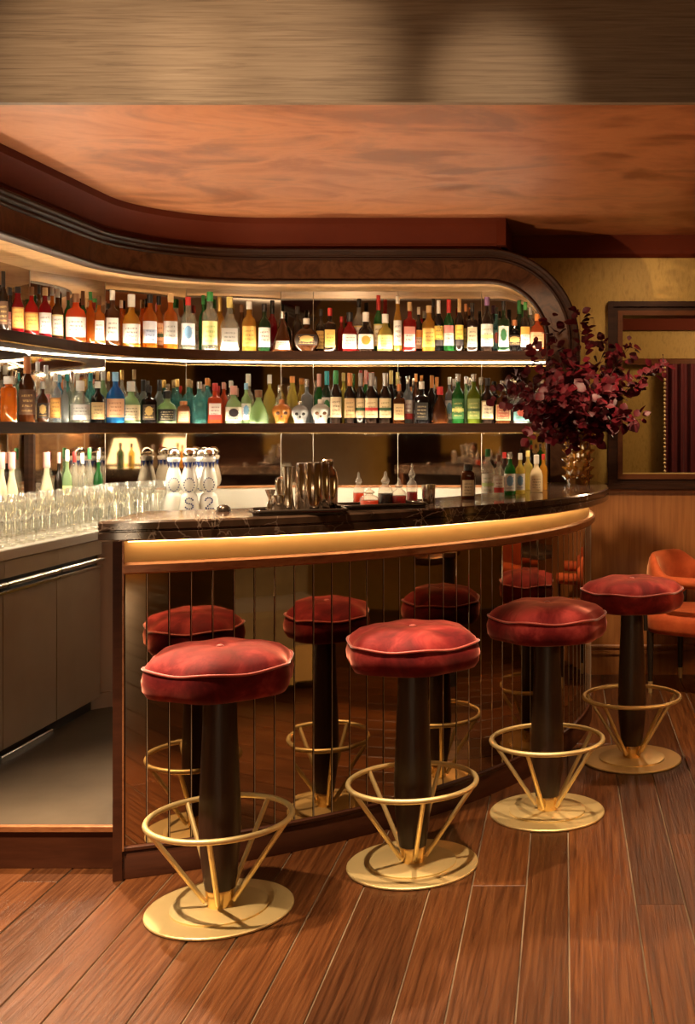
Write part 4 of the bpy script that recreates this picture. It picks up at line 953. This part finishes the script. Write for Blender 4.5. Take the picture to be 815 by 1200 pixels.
# ================================================================ WHITE CERAMIC BOTTLES with blue painting
for px, r, top, ch_, txt in [(204, .83, 525, None, 'white ceramic bottle with blue painting, leftmost of the four, half behind glasses'),
                         (222, .74, 525, 'S', 'white ceramic bottle painted with a dotted S, second of the four from the left'),
                         (236, .86, 525, None, 'white ceramic bottle standing behind the other three painted ones'),
                         (245, .74, 525, '2', 'white ceramic bottle painted with a dotted 2, rightmost of the four')]:
    x, y, s = path_at_px(px, r); ht = CAMZ+(HZ-top)/F*y-ZK; sc = ht/.35
    t = thing('ceramic_bottle', txt, 'bottle', (x, y, ZK+.001), -atan2(x, y), 'white painted ceramic bottles')
    pf_ = [(.050, 0), (.054, .006), (.053, .03), (.042, .095), (.038, .106), (.027, .114), (.027, .122), (.038, .132), (.045, .158), (.043, .182), (.033, .225), (.024, .250), (.023, .258), (.033, .284), (.035, .294), (.032, .300)]
    def pr(z):
        for (r0, z0), (r1, z1) in zip(pf_, pf_[1:]):
            if z0 <= z <= z1: return (r0+(r1-r0)*(z-z0)/(z1-z0))*sc
        return .03*sc
    obj('body', MB().lathe([(a*sc, b*sc) for a, b in pf_], 28), 'porcelain', t, 'all')
    obj('bell_stopper', MB().sphere((0, 0, .318*sc), .033*sc, 18, 10, sz=.95), 'silver' if 'silver' in MAT else 'steel_bright', t, 'all')
    nk = MB()
    for i in range(9):
        a = 2*pi*i/9
        for da in (-.0,): pass
        w2 = .34; q = [(a-w2, .277), (a+w2, .277), (a, .240)]
        nk.add([((pr(z*1.0*1)*0+pr(z*sc/sc) if 0 else pr(z)+.0012)*cos(b), (pr(z)+.0012)*sin(b), z*sc) for b, z in q], [(0, 2, 1)])
    obj('blue_collar', nk, 'blue_glaze', t)
    dots = MB()
    for i in range(16):
        a = 2*pi*i/16; z = .157+.036*sin(a); b = -pi/2+.62*cos(a); rr = pr(z)+.0006
        dots.sphere((rr*cos(b), rr*sin(b), z*sc), .0036*sc, 6, 4)
    for i in range(8):
        b = 2*pi*i/8; dots.sphere((pr(.014)*cos(b), pr(.014)*sin(b), .014*sc), .0034*sc, 6, 4)
    if ch_ == 'S' or ch_ == '2':
        P = []
        for i in range(15):
            u = i/14
            if ch_ == 'S': xx, zz = (.021*cos(radians(30+240*u*2)) if u < .5 else -.021*cos(radians(30+240*(1-u)*2))), None
            th_ = radians(20+250*min(1, u*2)) if ch_ == 'S' else None
            if ch_ == 'S':
                if u <= .5: a = radians(20+250*u*2); xx, zz = .019*cos(a), .075+.014*sin(a)
                else: a = radians(90-250*(u-.5)*2); xx, zz = .019*cos(a), .047+.014*sin(a)
            else:
                if u <= .45: a = radians(170-200*u/.45); xx, zz = .018*cos(a), .073+.016*sin(a)
                elif u <= .75: k = (u-.45)/.3; xx, zz = .0175-.036*k, .068-.034*k
                else: k = (u-.75)/.25; xx, zz = -.0185+.04*k, .033
            P.append((xx, zz))
        for xx, zz in P:
            rr = pr(zz); b = -pi/2+xx*sc/rr; dots.sphere(((rr+.0006)*cos(b), (rr+.0006)*sin(b), zz*sc), .0042*sc, 6, 4)
    obj('painted_dots', dots, 'blue_glaze', t)['kind'] = 'stuff'
# ================================================================ GLASSES on the left worktop
def glass_mesh(kind):
    mb = MB()
    if kind == 'wine':
        mb.lathe([(.033, 0), (.032, .0025), (.006, .006), (.0035, .012), (.0032, .085), (.006, .09), (.024, .104), (.035, .128), (.037, .15), (.031, .195), (.030, .195), (.036, .15), (.034, .129), (.023, .106), (.003, .094)], 18, cap1=True)
    elif kind == 'coupe':
        mb.lathe([(.034, 0), (.033, .0025), (.006, .006), (.0035, .012), (.0032, .10), (.012, .106), (.034, .125), (.046, .152), (.045, .152), (.033, .127), (.004, .109)], 18)
    elif kind == 'martini':
        mb.lathe([(.034, 0), (.033, .0025), (.006, .006), (.0035, .012), (.0032, .095), (.052, .165), (.051, .165), (.003, .099)], 18)
    else:
        mb.lathe([(.030, 0), (.031, .004), (.034, .135), (.033, .135), (.0295, .010), (.004, .010)], 18)
    me = mb.mesh({'wine': 'wine_glass', 'coupe': 'coupe_glass', 'martini': 'martini_glass', 'tumbler': 'highball_glass'}[kind])
    me.materials.append(MAT['stem_glass']); me.polygons.foreach_set('use_smooth', [True]*len(me.polygons)); return me
GM = {k: glass_mesh(k) for k in ('wine', 'coupe', 'martini', 'tumbler')}
GT = {'wine': ('clear stemmed wine glass standing among the front rows on the steel worktop', 'stemmed wine glasses on the steel worktop'),
      'coupe': ('clear stemmed coupe glass standing in the second row on the steel worktop', 'coupe glasses on the steel worktop'),
      'martini': ('clear V-shaped martini glass near the painted ceramic bottles on the steel worktop', 'martini glasses on the steel worktop'),
      'tumbler': ('clear straight highball glass in the back rows on the steel worktop', 'highball glasses on the steel worktop')}
ORD = 'first second third fourth fifth sixth seventh eighth ninth tenth eleventh twelfth thirteenth fourteenth fifteenth sixteenth seventeenth eighteenth nineteenth twentieth twenty-first twenty-second twenty-third twenty-fourth twenty-fifth twenty-sixth twenty-seventh twenty-eighth'.split()
ROWN = ['front row', 'second row', 'third row', 'back row']; CNT = {}
def place_glass(k, r, s, row):
    x, y = path_pt(r, s)
    if CX+F*x/y < -8: return
    CNT[(row, k)] = n = CNT.get((row, k), 0)+1
    what = {'wine': 'stemmed wine glass', 'coupe': 'stemmed coupe glass', 'martini': 'V-shaped martini glass', 'tumbler': 'straight highball glass'}[k]
    lab = '%s clear %s from the left in the %s on the steel worktop' % (ORD[n-1], what, ROWN[row])
    o = bpy.data.objects.new(GM[k].name, GM[k]); COL.objects.link(o); o.location = (x+R.uniform(-.004, .004), y+R.uniform(-.004, .004), ZK+.001)
    o.rotation_euler.z = R.random()*6; tag(o, lab, 'glass', GT[k][1])
for row, (r, k) in enumerate(((.55, 'wine'), (.635, 'coupe'), (.735, 'tumbler'), (.812, 'tumbler'))):
    d = {'wine': .082, 'coupe': .102, 'tumbler': .078}[k]; s = -1.30+.03*row
    tot = 0
    while True:
        # walk in metres along the path
        m = -1.30+.03*row+tot
        s = m if m < 0 else m/(r*pi/2)
        if s > (.46, .44, .52, .50)[row]: break
        kk = 'martini' if (k == 'coupe' and s > .12) else k
        place_glass(kk, r, s, row); tot += d*(1.1 if kk == 'martini' else 1)
# ================================================================ TRAYS, TINS, DECANTERS on the marble
def on_slab(px, py): Y = F*.28/(py-HZ); return ((px-CX)/F*Y, Y)
def tray(px, py, L, D, rz, txt):
    x, y = on_slab(px, py)
    t = thing('tray', txt, 'tray', (x, y, 1.1205), rz)
    b = .02; pl = [(-L/2+b, -D/2), (L/2-b, -D/2), (L/2, -D/2+b), (L/2, D/2-b), (L/2-b, D/2), (-L/2+b, D/2), (-L/2, D/2-b), (-L/2, -D/2+b)]
    obj('base', MB().prism(pl, 0, .006), 'tray', t)
    rim = [(a, c, .012) for a, c in pl]; obj('rim', MB().tube(rim, .006, 8, closed=True), 'tray', t, 'all')
    return x, y
from mathutils import Vector
tx, ty = tray(350, 601.5, .30, .16, radians(20), 'dark tray under the polished cocktail tins')
def put(name, txt, cat, px, py, mb, mat, group=None, z=1.127, rz=0):
    x, y = on_slab(px, py); o = obj(name, mb, mat, None, True, loc=(x, y, z), rz=rz); return tag(o, txt, cat, group)
tinp = [(.030, 0), (.032, .004), (.036, .10), (.043, .168), (.0445, .17), (.0445, .172), (.042, .172), (.036, .11), (.028, .006)]
def tin(h): return MB().lathe([(a, b*h/.172) for a, b in tinp], 28)
def tin2(h): return MB().lathe([(.029, 0), (.031, .003), (.029, .1*h/.17), (.027, h-.004), (.0255, h)], 28)
put('shaker_tin', 'upturned bronze shaker tin at the left of the cluster on the tray', 'shaker', 357, 601, tin2(.160), 'tin', 'shaker tins on the tray')
put('shaker_tin', 'upturned bronze shaker tin in the middle of the cluster on the tray', 'shaker', 367.5, 602, tin2(.163), 'tin', 'shaker tins on the tray', rz=.4)
put('shaker_tin', 'upturned bronze shaker tin at the right of the cluster on the tray', 'shaker', 376.5, 600.5, tin2(.160), 'tin', 'shaker tins on the tray', rz=.9)
put('cobbler_shaker', 'slim shaker with stepped lid behind the tins at the right end of the tray', 'shaker', 384, 598.5, MB().lathe([(.030, 0), (.034, .01), (.036, .10), (.030, .128), (.020, .142), (.020, .165), (.016, .17)], 24), 'tin')
put('tall_jigger', 'tall waisted steel jigger standing on the tray left of the tins', 'jigger', 338, 602, MB().lathe([(.021, 0), (.022, .003), (.014, .07), (.0125, .082), (.020, .142), (.021, .15), (.0195, .15), (.011, .085), (.004, .08)], 20), 'steel_bright')
put('crystal_jigger', 'dimpled metal jigger half hidden behind the tall one', 'jigger', 330, 599, MB().lathe([(.018, 0), (.022, .02), (.015, .05), (.023, .085), (.018, .105), (.01, .11)], 12), 'steel_bright')
put('small_jigger', 'smallest steel jigger at the left end of the tray', 'jigger', 317, 602, MB().lathe([(.017, 0), (.018, .003), (.007, .036), (.006, .04), (.017, .07), (.018, .073), (.016, .073), (.004, .044)], 18), 'steel_bright')
put('mixing_cup', 'low steel mixing cup on the tray behind the small jigger', 'cup', 327, 602.5, MB().lathe([(.019, 0), (.021, .003), (.024, .055), (.0225, .055), (.018, .006)], 18), 'steel_bright')
tx, ty = tray(446, 595, .30, .15, radians(30), 'dark tray under the cut-glass bitters decanters')
def decanter(px, py, w_, top, g, lh, txt, spout=True):
    x, y = on_slab(px, py); r = w_/F*y/2; ht = CAMZ+(HZ-top)/F*y-1.127
    t = thing('decanter', txt, 'decanter', (x, y, 1.127), R.random(), 'bitters decanters on the tray')
    bh = ht*.52
    pf2 = [(r*.9, 0), (r, .004), (r, bh*.75), (r*.82, bh*.95), (r*.42, bh*1.1), (r*.38, bh*1.25), (r*.55, bh*1.3)]
    obj('glass_body', MB().lathe(pf2, 12), 'clear_glass', t, True)
    obj('liquid', MB().lathe([(r*.88, .003), (r*.96, .006), (r*.96, bh*.70*min(1, lh*1.2))], 12), G[g], t, True)
    obj('stopper', MB().lathe([(r*.36, bh*1.2), (r*.62, bh*1.32), (r*.5, bh*1.45), (r*.18, min(ht*.86, bh*1.65)), (r*.22, ht*.93), (r*.06, ht)], 8), 'clear_glass', t, True)
    return t
decanter(420.5, 593, 13, 553, 'orange', .8, 'cut-glass decanter of amber bitters at the back left of the tray')
decanter(433, 595.5, 22, 570, 'orange', .7, 'low cut-glass decanter of orange bitters at the front left of the tray')
decanter(452, 593, 18, 552, 'dark', .75, 'cut-glass decanter of almost black bitters in the middle of the tray')
decanter(468, 593, 17, 560, 'red', .75, 'cut-glass decanter of red bitters right of the middle of the tray')
decanter(483, 590.5, 13, 543, 'crimson', .6, 'tall ribbed decanter of dark red liquid at the right end of the tray')
for i, (px, py) in enumerate(((500, 590), (505, 589))):
    put('metal_straw_cup' if i else 'bar_spoon_holder', ('steel cup right of the tall dark red decanter', 'second steel cup right of the tall dark red decanter')[i], 'cup', px, py, MB().lathe([(.014, 0), (.016, .003), (.018, .07), (.0165, .07), (.013, .006)], 16), 'steel_bright', z=1.1205)
bp_ = obj('bar_strainer', MB().lathe([(.0, .022), (.012, .020), (.022, .012), (.026, 0)][::-1], 16), 'tray', None, True, loc=on_slab(262, 599)+(1.121,)); tag(bp_, 'small dark dome lying on the counter right of the painted bottles', 'tool')
bolt = thing('floor_bolt', 'little brass latch on the rubber floor beside the bar end', 'latch', (-1.455, 3.70, .134), .2)
obj('plate', MB().box(-.035, .035, -.012, .012, 0, .003), 'brass_polished', bolt); obj('knob', MB().tube([(-.03, 0, .008), (.03, 0, .008)], .005, 8), 'brass_polished', bolt, True)
